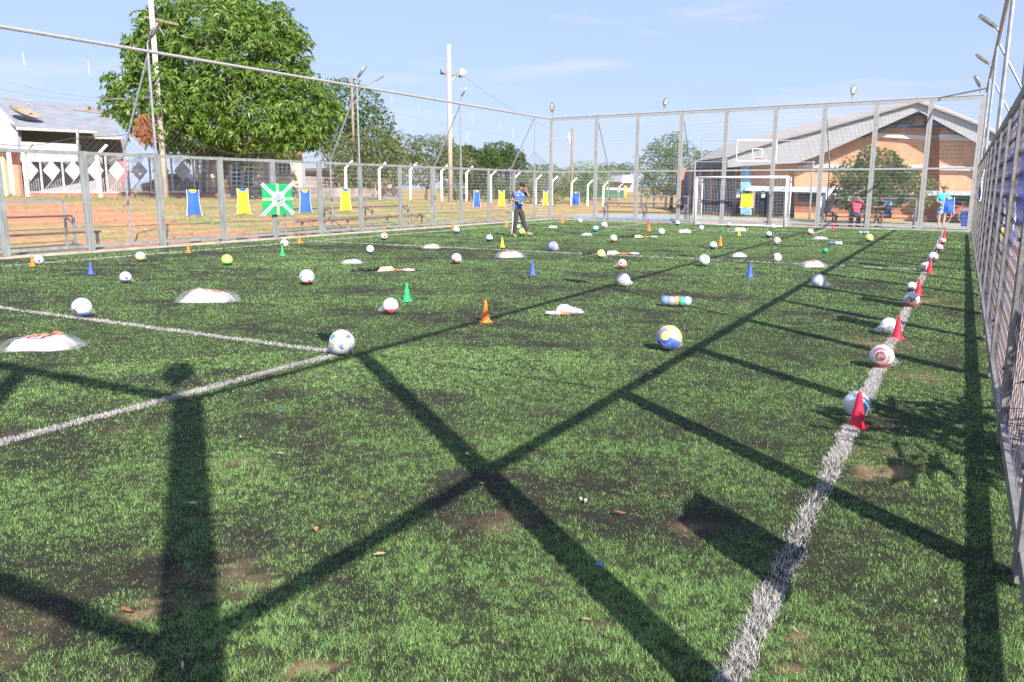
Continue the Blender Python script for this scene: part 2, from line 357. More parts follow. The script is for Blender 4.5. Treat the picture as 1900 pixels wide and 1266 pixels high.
def scatter():
    bands = [(1.6, 3.2, 52000), (3.2, 5, 30000), (5, 8, 13000), (8, 12, 4600), (12, 18, 2300), (18, 28, 1250), (28, 42, 800)]
    PX = []; PY = []; DD = []; RH = []
    for r0, r1, rho in bands:
        a0, a1 = -38*math.pi/180, 36*math.pi/180
        area = (r1*r1-r0*r0)*.5*(a1-a0); n = int(area*rho)
        r = np.sqrt(rng.random(n)*(r1*r1-r0*r0)+r0*r0); a = rng.random(n)*(a1-a0)+a0
        x = r*np.sin(a-YAW); y = r*np.cos(a-YAW)
        k = (x > TX0) & (x < TX1) & (y > TY0) & (y < TY1-.0) & (y < 37.1-.1*(x+18.4))
        PX.append(x[k]); PY.append(y[k]); DD.append(r[k])
    x = np.concatenate(PX); y = np.concatenate(PY); d = np.concatenate(DD)
    on = onl(x, y); w = np.maximum(wear(x, y), dirt(x, y)*.80)
    keep = rng.random(len(x)) < np.where(on, np.clip(1.0-.5*w, .4, 1)*np.where(d < 5, .52, 1), np.clip(1.04-.88*w, .10, 1))
    tuft = fbm(x*26, y*26, 2); keep &= (rng.random(len(x)) < np.clip((tuft-.28)*3.4, .12, 1)) | on
    x, y, d, on, w = x[keep], y[keep], d[keep], on[keep], w[keep]; n = len(x)
    g = rng.random(n)[:, None]; hue = fbm(x*.5+90, y*.5+12, 3)[:, None]
    a = np.array([.078, .152, .040]); b = np.array([.275, .425, .140]); col = (a*(1-g)+b*g)*(1.52+.42*np.clip((d-5)/12, 0, 1))[:, None]
    col = col*(.72+.5*hue)*(1-.25*w[:, None])
    straw = rng.random(n) < .022; col[straw] = np.array([.50, .46, .34])
    dk = rng.random(n) < .16; col[dk] *= .45
    L = rng.uniform(.010, .026, n)*(.6+.8*fbm(x*3+60, y*3+20, 3))*(1-.25*w)*(1+np.clip(d-8, 0, 25)*.012); Wd = rng.uniform(.0010, .0018, n)*(1+np.clip(d-3, 0, 30)*.16)
    lean = rng.uniform(.35, 1.4, n)
    sel = ~on
    blades('grass', x[sel], y[sel], L[sel], Wd[sel], col[sel], lean[sel], BL, ('green artificial grass fibres covering the pitch', 'grass'))
    m_ = 60000; r = 1.7+5.5*rng.random(m_)**1.3; a_ = rng.uniform(-38, 36, m_)*math.pi/180-YAW; qx = r*np.sin(a_); qy = r*np.cos(a_); kk = (rng.random(m_) < wear(qx, qy)*1.3+.10) & (qx > TX0) & (qx < TX1) & (qy > TY0); qx, qy = qx[kk], qy[kk]; m_ = len(qx)
    s_ = rng.uniform(.0010, .0024, m_)*(1+r[kk]*.12); o4 = np.array([[1, 0, -.3], [-.5, .87, -.3], [-.5, -.87, -.3], [0, 0, 1.1]]); sp = rng.random(m_)*6.3; V = o4[None]*s_[:, None, None]; c_, s2 = np.cos(sp)[:, None], np.sin(sp)[:, None]
    V = np.stack([V[..., 0]*c_-V[..., 1]*s2+qx[:, None], V[..., 0]*s2+V[..., 1]*c_+qy[:, None], V[..., 2]+.003+rng.random((m_, 1))*.007], 2).reshape(-1, 3); k4 = np.arange(m_)*4; T = np.stack([k4, k4+1, k4+3, k4+1, k4+2, k4+3, k4+2, k4, k4+3], 1).ravel()
    tc_ = np.array([.035, .030, .026])*rng.uniform(.4, 1.8, m_)[:, None]; lt = rng.random(m_) < .05; tc_[lt] = np.array([.34, .26, .18]); put('rubber_crumb', npmesh('rubber_crumb', V, T, 3, np.repeat(tc_, 4, 0)), attrmat('rubber crumb', .8), label='black rubber crumb scattered between the turf fibres', cat='rubber crumb', kind='stuff')
    xo, yo = x[on], y[on]; rep = 3; near_ = d[on] < 5; xo = np.repeat(xo, rep)+rng.normal(0, .007, len(xo)*rep); yo = np.repeat(yo, rep)+rng.normal(0, .007, len(yo)*rep)
    do = np.repeat(d[on], rep); kk = ~np.repeat(near_, rep) | (rng.random(len(xo)) < .34); xo, yo, do = xo[kk], yo[kk], do[kk]; n = len(xo); c = np.array([.72, .68, .64])*(rng.random(n)*.4+.62)[:, None]
    c[rng.random(n) < .12] = np.array([.12, .11, .10])
    blades('white_line_fibres', xo, yo, rng.uniform(.022, .040, n)*(1+np.clip(do-8, 0, 20)*.02), rng.uniform(.0016, .0027, n)*(1+np.clip(do-3, 0, 30)*.16), c, rng.uniform(.4, 1.3, n), BL, ('white fibres of the pitch markings', 'pitch line'))
scatter()

# ------------------------------------------------------------------ fences
def chain_mesh(wd, ht, p=.07, r=.0016, ry=.004, name='mesh_panel'):
    """woven chain-link: upright zigzag wires hooked into their neighbours; origin at lower left, in the XZ plane"""
    V = []; Fc = []; nx = int(round(wd/p)); nz = int(round(ht/p)); px = wd/nx; pz = ht/nz; o = 0
    ang = [2*math.pi*k/3 for k in range(3)]
    for i in range(nx):
        for j in range(nz):
            a = (i+.5)*px+(px*.5 if j % 2 else -px*.5); b = (i+.5)*px+(-px*.5 if j % 2 else px*.5)
            ya = ry if ((i+j) % 2) else -ry; yb = -ya
            a = min(max(a, 0), wd); b = min(max(b, 0), wd)
            for (x, y, z) in ((a, ya, j*pz), (b, yb, (j+1)*pz)):
                for t in ang: V.append((x+r*math.cos(t), y+r*math.sin(t), z))
            for k in range(3): Fc += [o+k, o+(k+1) % 3, o+3+(k+1) % 3, o+3+k]
            o += 6
    return npmesh(name, np.array(V), np.array(Fc), 4)
CH_LOW = chain_mesh(2.0, 2.14, .070, .0033); CH_LOW.materials.append(WIRE)
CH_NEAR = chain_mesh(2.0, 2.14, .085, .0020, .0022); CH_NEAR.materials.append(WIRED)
CH_UP = chain_mesh(2.0, 2.42, .075, .0033); CH_UP.materials.append(WIRE)
CH_END = chain_mesh(2.0, 2.14, .09, .0016); CH_END.materials.append(WIRE)
CH_END_UP = chain_mesh(2.0, 2.42, .09, .0016); CH_END_UP.materials.append(WIRE)

def fence(A, B, ts, full, label, tall=(), side=1, low=CH_LOW, upm=CH_UP, group=None, net=False, pale=GALV, nostrut=(), foot=True, thick=.06, fullposts=(), rl=.155):
    """galvanised frame fence on the ground line AB; ts = distances of the posts; full = posts and mesh reach the top;
       tall = indices that carry a thin upper pipe with an outward strut; side = outward normal sign"""
    A = Vector((*A, 0)); B = Vector((*B, 0)); d = (B-A).normalized(); nrm = Vector((-d.y, d.x, 0))*side; L = (B-A).length
    ang = math.atan2(d.y, d.x); up = Vector((0, 0, 1))
    root = empty('fence', A, label=label, cat='fence')
    def P(t, z, n=0.0): return A+d*t+up*z+nrm*n
    top = H2 if full else H1
    for i, t in enumerate(ts):
        mb = MB()
        for s_ in (-.047, .047):
            mb.beam(P(t+s_, .03), P(t+s_, H2-.02 if i in fullposts else top), thick, .085, d)
        if foot: mb.box(P(t, .035), (.26, .2, .03), ang)
        for zz in (.5, 1.3, 2.0): mb.cyl(P(t, zz, -thick*.45), P(t, zz, -thick*.45-.02), .012, n=6)
        put('post', mb, pale, root)
    mb = MB()
    for a, b in zip(ts[:-1], ts[1:]): mb.beam(P(a+.09, rl), P(b-.09, rl), thick-.01, .075, (0, 0, 1))
    put('bottom_rail', mb, pale, root)
    mb = MB()
    for a, b in zip(ts[:-1], ts[1:]):
        mb.beam(P(a+.09, H1-.05), P(b-.09, H1-.05), thick-.005, .08, (0, 0, 1))
    put('middle_rail', mb, pale, root)
    mb = MB()
    if full:
        for a, b in zip(ts[:-1], ts[1:]): mb.beam(P(a+.09, H2-.05), P(b-.09, H2-.05), .07, .08)
        mb.cyl(P(ts[0], H2+.045), P(ts[-1], H2+.045), .035, n=8)
    else: zt_ = H2-(.07 if side < 0 else 0); mb.cyl(P(ts[0], zt_), P(ts[-1], zt_), .042, n=8)
    put('top_rail', mb, GALVL, root)
    for a, b in zip(ts[:-1], ts[1:]):
        w = b-a-.17
        o = put('mesh_panel', low, WIRE, root); o.location = (A+d*(a+.085)+up*.2)-A; o.rotation_euler = (0, 0, ang); o.scale = (w/2.0, 1, 1)
        if full:
            o = put('mesh_panel', upm, WIRE, root); o.location = (A+d*(a+.085)+up*H1)-A; o.rotation_euler = (0, 0, ang); o.scale = (w/2.0, 1, 1)
    for i in tall:
        t = ts[i]; mb = MB()
        if not full and i not in fullposts: mb.cyl(P(t, H1), P(t, H2), .032, n=8); put('upper_pipe', mb, PIPE, root); mb = MB()
        if i in nostrut: continue
        mb.tube([P(t+.02, 0, 1.35), P(t+.02, H1+.05, 1.35), P(t+.02, H2-.1, .05)], .028, 8); put('strut', mb, PIPE, root)
    if net:
        # loose dark netting slung from the upper pipes
        mb = MB(); t0, t1 = ts[0], ts[-1]
        tt = [ts[i] for i in tall]
        def sag(t):
            dd = min(abs(t-q) for q in tt); return H1+.10+.85*math.exp(-dd*.9)+.08*math.sin(t*2.1)
        N = int((t1-t0)/.16)
        for k in range(N):
            for s_ in (1, -1):
                t = t0+k*.16; z = H1 if s_ > 0 else sag(t); q = [P(t, z, .03)]
                while True:
                    t += .08; z += s_*.07
                    if t > t1 or z > sag(t)+.001 or z < H1-.001: break
                    q.append(P(t, z, .03+.04*math.sin(t*3+z*4)))
                if len(q) > 1: mb.tube([q[0], q[-1]], .0028, 3)
        q = [P(t0+k*.3, sag(t0+k*.3), .03) for k in range(int((t1-t0)/.3)+1)]; mb.tube(q, .007, 4)
        put('netting', mb, CORD, root)
    return root, P

# left touchline fence: bays surveyed one by one
def tline(us, A, B):
    out = []
    for u in us: p = on_line(u, A, B); out.append(math.hypot(p.x-A[0], p.y-A[1]))
    return out
LT = [0.05, 2.1, 4.15, 6.3, 8.45]+tline([13, 170, 303, 417, 512, 597, 671, 744, 803, 856, 907, 953, 991], LA, LB)
LT.append(math.hypot(LB[0]-LA[0], LB[1]-LA[1])-.12)
# post order: index 7 -> u303, 11 -> u671, 14 -> u856, 17 -> u991
fl, PL = fence(LA, LB, LT, False, 'grey galvanised chain-link fence along the far left touchline', (3, 7, 11, 14, 17), 1, net=True)
BT = [.0]+tline([1103, 1178, 1257, 1338, 1427, 1515, 1608, 1705], BA, BB); BT.append(math.hypot(BB[0]-BA[0], BB[1]-BA[1])-.05)
fb, PB = fence(BA, BB, BT, True, 'tall full-height chain-link fence behind the white goal', (1, 3, 6), 1, pale=GALVL)
RA, RB = (XR, -.5), (XR, 35.2)
RTS = [0.13, 2.11, 4.2, 6.25, 8.35, 10.4, 12.5, 14.6, 16.7, 18.8, 20.9, 23.0, 25.1, 27.2, 29.3, 31.4, 33.5]
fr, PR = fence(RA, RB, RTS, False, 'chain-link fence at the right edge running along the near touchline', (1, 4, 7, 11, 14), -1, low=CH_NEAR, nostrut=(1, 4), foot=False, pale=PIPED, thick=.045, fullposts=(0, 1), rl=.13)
NT = [0.0, 2.1, 4.2, 6.3, 8.4, 10.5, 12.6, 14.7, 16.82]
NAA, NBB = (XR+.01, -.46), (LA[0]+1.7, -.5)
fn, PN = fence(NAA, NBB, NT, True, 'full-height chain-link fence closing the near end of the pitch', (), 1, low=CH_END, upm=CH_END_UP)

# floodlights: a short arm with a flat lamp head
def floodlight(loc, look, label, tilt=50, s=1.0):
    root = empty('floodlight', loc, math.atan2(look[1], look[0]), label=label, cat='floodlight', group='floodlights on top of the pitch fence')
    mb = MB(); mb.tube([(0, 0, 0), (0, 0, .16*s), (.06*s, 0, .26*s)], .022*s, 6); put('arm', mb, PIPE, root, world=False)
    t = math.radians(tilt); d = Vector((math.cos(t), 0, math.sin(t))); n = Vector((-math.sin(t), 0, math.cos(t)))
    c0 = Vector((.05, 0, .22))*s
    mb = MB(); pts = []
    for k in range(16):
        a = 2*math.pi*k/16; l = .27+.25*math.cos(a); w = .125*math.sin(a)*(1.0 if math.cos(a) > -.5 else .75)
        pts.append(c0+(d*l+Vector((0, w, 0)))*s)
    mb.prism(pts, n*.06*s); put('lamp_head', mb, LAMPG, root, world=False)
    mb = MB(); mb.prism([c0+(d*(.32+a*.15)+Vector((0, b*.085, 0)))*s-n*.012*s for a, b in ((-1, -1), (1, -1), (1, 1), (-1, 1))], n*.008*s); put('lamp_glass', mb, LAMPGL, root, world=False)
    return root
for i, lab in ((3, 'grey floodlight on the left fence outside the left edge'), (7, 'grey floodlight on the left fence in front of the mango tree'), (11, 'grey floodlight on the left fence just right of the mango tree'), (14, 'grey floodlight on the left fence beside the tall white power pole')):
    floodlight(PL(LT[i], H2+.03), (.85, .5), lab, 55)
floodlight(PB(.05, H2+.06), (.3, -1), 'pale floodlight on the far left corner post of the pitch fence', 68)
floodlight(PB(BT[3]-.9, H2+.06), (.6, -.5), 'small dark floodlight above the back fence, over the leafy tree', 68, .85)
floodlight(PB(BT[6]+1.0, H2+.06), (.3, -.6), 'small dark floodlight above the back fence, left of the gym ridge', 74, .85)
floodlight(PB(BT[-1]-.12, H2+.06), (-.75, -.3), 'grey floodlight on the far right corner post of the pitch fence', 62)
floodlight(PR(RTS[1], H2+.03), (-.9, .2), 'floodlight on the right fence beside the viewpoint', 30)
floodlight(PR(RTS[4], H2+.03), (-.9, .2), 'floodlight on the second tall pipe of the right fence', 30)
floodlight(PR(RTS[7], H2+.03), (-.9, .2), 'floodlight on the third tall pipe of the right fence', 35)
floodlight(PR(RTS[11], H2+.03), (-.9, -.1), 'upper of the two floodlights on the right fence at the right edge', 38)
floodlight(PR(RTS[14], H2+.03), (-.9, -.1), 'lower of the two floodlights on the right fence at the right edge', 38)
floodlight(Vector((XR-.05, -.5, H2+.06)), (-.7, .7), 'floodlight on the near right corner post of the pitch fence', 25, 1.1)

def cable(name, a, b, sag, r, m, label, cat='cable', n=14, group=None):
    a, b = Vector(a), Vector(b); mb = MB(); mb.tube([a.lerp(b, k/n)-Vector((0, 0, 4*sag*(k/n)*(1-k/n))) for k in range(n+1)], r, 4)
    return put(name, mb, m, label=label, cat=cat, **({'group': group} if group else {}))
cable('lamp_cable', (XR, -.5, H2+.2), PR(RTS[1], H2+.25), .15, .012, BLACK, 'black cable slung between the two nearest floodlights of the right fence')
cable('lamp_cable', PR(RTS[1], H2), PR(RTS[2], H1), .0, .014, PIPE, 'thin brace rod from the tall pipe down to the middle rail of the right fence', 'rod')
cable('lamp_cable', PR(RTS[4], H2), PR(RTS[4]+1.0, H2+.12), .0, .012, BLACK, 'short black cable end beside the second floodlight of the right fence')
cable('brace_rod', PB(BT[8]+.25, H2+.02), (XR, 33.6, H2+.1), .0, .03, PIPE, 'dark rod between the back fence top and the right fence at the far right corner', 'rod')

# ------------------------------------------------------------------ balls
def viewdir(p):
    c = (Vector((0, 0, H))-Vector(p)).normalized(); up = Vector((0, 0, 1)); r = up.cross(c).normalized(); u = c.cross(r); return c, r, u
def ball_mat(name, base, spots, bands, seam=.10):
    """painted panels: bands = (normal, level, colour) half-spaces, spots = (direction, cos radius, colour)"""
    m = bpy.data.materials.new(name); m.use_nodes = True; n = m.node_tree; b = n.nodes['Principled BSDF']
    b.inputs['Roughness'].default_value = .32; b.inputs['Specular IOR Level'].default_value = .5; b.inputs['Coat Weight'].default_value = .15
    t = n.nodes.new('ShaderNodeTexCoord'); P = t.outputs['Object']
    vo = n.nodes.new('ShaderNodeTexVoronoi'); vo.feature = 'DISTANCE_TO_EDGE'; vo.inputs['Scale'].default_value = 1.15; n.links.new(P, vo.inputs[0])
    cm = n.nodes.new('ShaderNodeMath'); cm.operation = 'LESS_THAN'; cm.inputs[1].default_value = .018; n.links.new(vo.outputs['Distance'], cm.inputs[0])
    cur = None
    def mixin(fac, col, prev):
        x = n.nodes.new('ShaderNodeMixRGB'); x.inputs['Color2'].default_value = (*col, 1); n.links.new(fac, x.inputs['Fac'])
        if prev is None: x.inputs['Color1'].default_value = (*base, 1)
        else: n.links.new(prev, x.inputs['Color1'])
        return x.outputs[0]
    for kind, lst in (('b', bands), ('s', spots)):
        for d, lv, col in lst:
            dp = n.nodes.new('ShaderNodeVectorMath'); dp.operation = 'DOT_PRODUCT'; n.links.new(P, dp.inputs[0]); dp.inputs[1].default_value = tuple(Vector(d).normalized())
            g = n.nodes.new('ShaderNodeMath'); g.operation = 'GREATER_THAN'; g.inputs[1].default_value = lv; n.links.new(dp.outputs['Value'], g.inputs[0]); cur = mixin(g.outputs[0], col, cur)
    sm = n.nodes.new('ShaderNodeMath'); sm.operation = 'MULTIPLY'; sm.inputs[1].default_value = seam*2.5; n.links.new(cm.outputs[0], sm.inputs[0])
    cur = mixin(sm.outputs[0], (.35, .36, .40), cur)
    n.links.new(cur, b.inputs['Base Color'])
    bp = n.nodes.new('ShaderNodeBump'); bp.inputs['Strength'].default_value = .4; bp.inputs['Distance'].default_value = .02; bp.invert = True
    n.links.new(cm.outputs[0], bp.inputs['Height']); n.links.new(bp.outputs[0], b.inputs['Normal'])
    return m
_b = MB(); _b.sphere((0, 0, 0), 1, 40, 24); UNIT = _b.mesh('ball')
def bag_mesh(seed, tail):
    r = random.Random(seed); mb = MB(); mb.sphere((0, 0, 0), 1, 26, 16); V = []
    ta = tail[0]; w = tail[1]
    for x, y, z in mb.v:
        k = 1.06+.05*math.sin(5*x+seed)*math.cos(6*z+seed*2)+.04*math.sin(9*y+7*z+seed)+r.uniform(0, .02)
        dd = x*math.cos(ta)+y*math.sin(ta); q = max(0, dd-.35)
        k2 = k+w*q*q*1.9; zz = z*k
        if q > 0: zz = zz*(1-.55*min(1, q*1.4))-.55*min(1, q*1.5)
        V.append((x*k2, y*k2, max(zz, -.97)))
    mb.v = V; return mb.mesh('plastic_bag')
BAGM = plastic('clear plastic bag', dens=.13); BAGM2 = plastic('milky plastic bag', (.85, .86, .92), .34)
WH = (.62, .62, .62); RED = (.60, .03, .04); NAVY = (.03, .05, .22); BLU = (.03, .25, .62); DKR = (.14, .03, .04); DK = (.05, .05, .08); LIME = (.62, .78, .05); GRN = (.03, .50, .10)
ORG = (.75, .22, .05); YEL = (.80, .68, .10); LBL = (.18, .40, .72); GRY = (.22, .23, .28)
def ball(u, v, dpx, label, base=WH, bottom=None, blevel=.55, btilt=(0, 0), spots=(), bands=(), bag=None, seam=.10, milky=False, group='footballs laid out across the pitch'):
    p = gp(u, v); d = depth_of(p); r = dpx/F*d/2*1.0; r = min(max(r, .05), .128)
    c = p+Vector((0, 0, r*.99+.008)); blevel = blevel-.14; cd, rr, uu = viewdir(c)
    bs = [(rr*a+uu*b_+cd*math.sqrt(max(0, 1-a*a-b_*b_)), lv, col) for a, b_, lv, col in bands]
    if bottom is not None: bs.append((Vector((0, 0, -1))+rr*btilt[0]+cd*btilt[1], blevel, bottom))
    sp = [(rr*a+uu*b_+cd*math.sqrt(max(0, 1-a*a-b_*b_)), math.cos(rad), col) for a, b_, rad, col in spots]
    me = UNIT.copy(); me.materials.append(ball_mat('ball leather', base, sp, bs, seam))
    o = bpy.data.objects.new('football', me); COL.objects.link(o); o.location = c; o.scale = (r, r, r); smooth(o)
    tag(o, label, 'football', group)
    if bag is not None:
        g = bpy.data.objects.new('plastic_bag', bag_mesh(len(label), (bag[0], bag[1]))); g.data.materials.append(BAGM2 if milky else BAGM); COL.objects.link(g); g.parent = o; smooth(g)
    return o
LB_ = math.pi+.5   # direction that runs to the left in the view
RB_ = .5
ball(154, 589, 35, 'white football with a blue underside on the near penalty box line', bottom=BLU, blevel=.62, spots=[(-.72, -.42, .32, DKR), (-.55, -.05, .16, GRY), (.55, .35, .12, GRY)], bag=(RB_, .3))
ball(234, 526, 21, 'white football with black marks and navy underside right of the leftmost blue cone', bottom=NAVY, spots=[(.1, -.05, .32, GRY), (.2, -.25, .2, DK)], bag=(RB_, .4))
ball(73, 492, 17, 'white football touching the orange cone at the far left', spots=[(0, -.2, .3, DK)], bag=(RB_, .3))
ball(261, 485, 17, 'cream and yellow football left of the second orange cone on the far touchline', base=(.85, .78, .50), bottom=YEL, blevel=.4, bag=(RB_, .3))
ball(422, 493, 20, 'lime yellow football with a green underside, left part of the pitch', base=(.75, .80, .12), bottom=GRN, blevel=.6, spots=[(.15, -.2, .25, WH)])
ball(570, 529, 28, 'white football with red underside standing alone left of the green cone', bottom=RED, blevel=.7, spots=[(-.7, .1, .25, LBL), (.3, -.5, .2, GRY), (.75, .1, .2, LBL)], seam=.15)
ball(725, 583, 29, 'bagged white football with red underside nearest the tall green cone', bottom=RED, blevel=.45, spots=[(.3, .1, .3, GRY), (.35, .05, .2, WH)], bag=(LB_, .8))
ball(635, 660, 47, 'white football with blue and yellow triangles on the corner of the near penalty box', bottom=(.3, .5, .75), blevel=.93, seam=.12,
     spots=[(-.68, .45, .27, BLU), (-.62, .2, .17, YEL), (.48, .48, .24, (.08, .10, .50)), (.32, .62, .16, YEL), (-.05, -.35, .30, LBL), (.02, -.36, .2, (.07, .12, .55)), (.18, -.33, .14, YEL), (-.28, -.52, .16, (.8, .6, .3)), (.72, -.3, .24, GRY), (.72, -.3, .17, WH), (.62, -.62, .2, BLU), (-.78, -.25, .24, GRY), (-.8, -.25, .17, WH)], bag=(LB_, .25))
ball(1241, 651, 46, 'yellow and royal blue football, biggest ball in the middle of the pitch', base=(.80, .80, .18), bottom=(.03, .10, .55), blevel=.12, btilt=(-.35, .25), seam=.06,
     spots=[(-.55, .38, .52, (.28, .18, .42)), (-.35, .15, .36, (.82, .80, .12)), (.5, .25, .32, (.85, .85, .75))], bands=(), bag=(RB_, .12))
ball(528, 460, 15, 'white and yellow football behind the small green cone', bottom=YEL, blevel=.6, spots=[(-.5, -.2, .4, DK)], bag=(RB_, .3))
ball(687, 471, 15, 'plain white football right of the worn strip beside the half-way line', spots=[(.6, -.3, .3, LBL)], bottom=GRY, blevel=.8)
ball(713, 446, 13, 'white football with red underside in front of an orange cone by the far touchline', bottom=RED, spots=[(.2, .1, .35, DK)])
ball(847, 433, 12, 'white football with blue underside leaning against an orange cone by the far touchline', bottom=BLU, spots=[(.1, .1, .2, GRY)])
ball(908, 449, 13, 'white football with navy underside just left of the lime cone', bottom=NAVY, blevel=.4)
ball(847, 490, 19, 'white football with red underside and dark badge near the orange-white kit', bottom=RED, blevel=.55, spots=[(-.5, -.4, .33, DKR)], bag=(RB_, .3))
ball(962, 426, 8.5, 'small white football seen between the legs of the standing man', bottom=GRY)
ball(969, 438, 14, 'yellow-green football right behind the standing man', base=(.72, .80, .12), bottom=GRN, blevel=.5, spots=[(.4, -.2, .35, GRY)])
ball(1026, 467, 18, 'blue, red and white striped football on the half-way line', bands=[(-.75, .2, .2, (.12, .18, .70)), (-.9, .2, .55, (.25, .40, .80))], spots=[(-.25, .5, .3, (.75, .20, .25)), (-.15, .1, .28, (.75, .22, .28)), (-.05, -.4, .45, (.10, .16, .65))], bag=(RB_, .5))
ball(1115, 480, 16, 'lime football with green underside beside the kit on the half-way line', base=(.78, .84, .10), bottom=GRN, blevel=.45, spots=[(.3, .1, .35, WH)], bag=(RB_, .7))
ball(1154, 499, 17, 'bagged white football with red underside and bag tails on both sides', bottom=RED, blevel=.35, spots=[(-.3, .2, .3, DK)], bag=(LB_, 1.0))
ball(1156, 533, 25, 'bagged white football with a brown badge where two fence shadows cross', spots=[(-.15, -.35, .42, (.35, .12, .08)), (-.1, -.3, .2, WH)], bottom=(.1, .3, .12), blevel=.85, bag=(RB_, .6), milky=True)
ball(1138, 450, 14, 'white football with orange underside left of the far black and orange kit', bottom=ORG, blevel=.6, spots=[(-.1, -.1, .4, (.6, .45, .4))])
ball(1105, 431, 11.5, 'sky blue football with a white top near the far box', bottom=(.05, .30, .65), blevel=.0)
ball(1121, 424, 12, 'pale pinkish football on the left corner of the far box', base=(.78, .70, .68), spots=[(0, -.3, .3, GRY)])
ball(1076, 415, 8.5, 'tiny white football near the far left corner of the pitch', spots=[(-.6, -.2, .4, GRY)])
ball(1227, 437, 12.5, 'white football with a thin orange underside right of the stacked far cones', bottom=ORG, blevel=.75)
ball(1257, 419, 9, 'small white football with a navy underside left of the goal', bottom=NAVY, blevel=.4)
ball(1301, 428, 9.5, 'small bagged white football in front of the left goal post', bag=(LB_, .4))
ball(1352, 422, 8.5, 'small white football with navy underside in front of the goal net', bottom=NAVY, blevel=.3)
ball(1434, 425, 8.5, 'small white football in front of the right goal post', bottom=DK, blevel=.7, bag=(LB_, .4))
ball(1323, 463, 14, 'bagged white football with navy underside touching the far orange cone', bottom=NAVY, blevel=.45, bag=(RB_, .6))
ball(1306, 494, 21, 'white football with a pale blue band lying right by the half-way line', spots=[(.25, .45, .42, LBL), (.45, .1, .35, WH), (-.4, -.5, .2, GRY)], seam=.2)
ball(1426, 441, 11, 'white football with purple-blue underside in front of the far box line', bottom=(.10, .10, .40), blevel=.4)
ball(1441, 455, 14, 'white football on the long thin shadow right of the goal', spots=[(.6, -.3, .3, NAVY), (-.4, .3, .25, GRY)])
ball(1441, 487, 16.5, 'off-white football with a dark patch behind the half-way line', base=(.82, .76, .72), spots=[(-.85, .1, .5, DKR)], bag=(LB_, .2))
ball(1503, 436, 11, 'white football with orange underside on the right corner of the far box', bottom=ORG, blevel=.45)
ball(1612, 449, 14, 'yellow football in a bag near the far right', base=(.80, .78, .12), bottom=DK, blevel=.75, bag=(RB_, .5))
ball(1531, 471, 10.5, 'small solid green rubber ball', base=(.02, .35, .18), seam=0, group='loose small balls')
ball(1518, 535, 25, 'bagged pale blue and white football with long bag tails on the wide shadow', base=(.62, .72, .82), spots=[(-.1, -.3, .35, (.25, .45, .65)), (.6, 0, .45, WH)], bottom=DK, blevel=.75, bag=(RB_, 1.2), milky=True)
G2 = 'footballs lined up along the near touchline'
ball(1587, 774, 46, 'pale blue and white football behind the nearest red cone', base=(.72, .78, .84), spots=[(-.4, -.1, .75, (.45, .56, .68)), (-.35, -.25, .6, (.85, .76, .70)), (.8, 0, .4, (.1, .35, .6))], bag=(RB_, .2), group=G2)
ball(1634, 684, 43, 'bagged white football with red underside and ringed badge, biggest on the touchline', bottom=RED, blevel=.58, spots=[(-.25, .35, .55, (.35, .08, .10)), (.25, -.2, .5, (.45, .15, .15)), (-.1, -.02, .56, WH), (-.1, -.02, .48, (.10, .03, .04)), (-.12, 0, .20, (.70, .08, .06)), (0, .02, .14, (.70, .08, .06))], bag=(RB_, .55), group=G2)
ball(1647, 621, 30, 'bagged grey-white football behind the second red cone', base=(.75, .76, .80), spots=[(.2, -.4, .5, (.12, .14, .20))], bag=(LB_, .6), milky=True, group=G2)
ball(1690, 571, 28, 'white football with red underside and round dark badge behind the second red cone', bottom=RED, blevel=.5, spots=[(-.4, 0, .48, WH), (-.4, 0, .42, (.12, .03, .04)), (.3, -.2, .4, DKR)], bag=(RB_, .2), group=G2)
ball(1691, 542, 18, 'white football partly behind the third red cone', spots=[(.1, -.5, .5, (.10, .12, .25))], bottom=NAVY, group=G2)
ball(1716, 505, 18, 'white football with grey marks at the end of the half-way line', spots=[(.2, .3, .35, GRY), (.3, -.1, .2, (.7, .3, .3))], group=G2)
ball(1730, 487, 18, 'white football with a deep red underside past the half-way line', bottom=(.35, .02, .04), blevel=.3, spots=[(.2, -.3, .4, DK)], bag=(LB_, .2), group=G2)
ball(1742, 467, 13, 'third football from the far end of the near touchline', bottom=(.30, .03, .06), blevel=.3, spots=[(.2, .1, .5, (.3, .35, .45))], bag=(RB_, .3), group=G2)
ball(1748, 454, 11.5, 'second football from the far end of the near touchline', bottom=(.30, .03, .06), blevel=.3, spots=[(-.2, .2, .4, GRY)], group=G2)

# ------------------------------------------------------------------ cones
CM = {c: mat(c+' cone plastic', k, .45, 0, .06, 14, spec=.35) for c, k in dict(orange=(.80, .22, .03), blue=(.07, .13, .55), green=(.03, .52, .16), lime=(.66, .78, .05), red=(.72, .03, .07)).items()}
def cone(u, v, hpx, c, label):
    p = gp(u, v); h = hpx/F*depth_of(p)/math.cos(PITCH)**.2; h = min(h, .30)
    root = empty('training_cone', p, rnd.uniform(0, 1.5), label=label, cat='cone', group='%s training cones' % c)
    r = h*.235; mb = MB(); mb.lathe([(r, .008), (r*.97, .012), (r*.93, .02), (r*.60, h*.42), (r*.26, h*.93), (r*.24, h*.96), (r*.17, h), (r*.10, h), (r*.10, h*.9)], 26)
    put('cone_body', mb, CM[c], root, world=False, sm=True)
    mb = MB(); b = r*1.22; pts = []
    for k in range(24):
        a = 2*math.pi*k/24; q = b/max(abs(math.cos(a)), abs(math.sin(a))); q = min(q, b*1.17); pts.append((q*math.cos(a), q*math.sin(a), 0.001+.004*math.sin(3*a+u)**2))
    mb.prism(pts, (0, 0, .008)); put('cone_base', mb, CM[c], root, world=False)
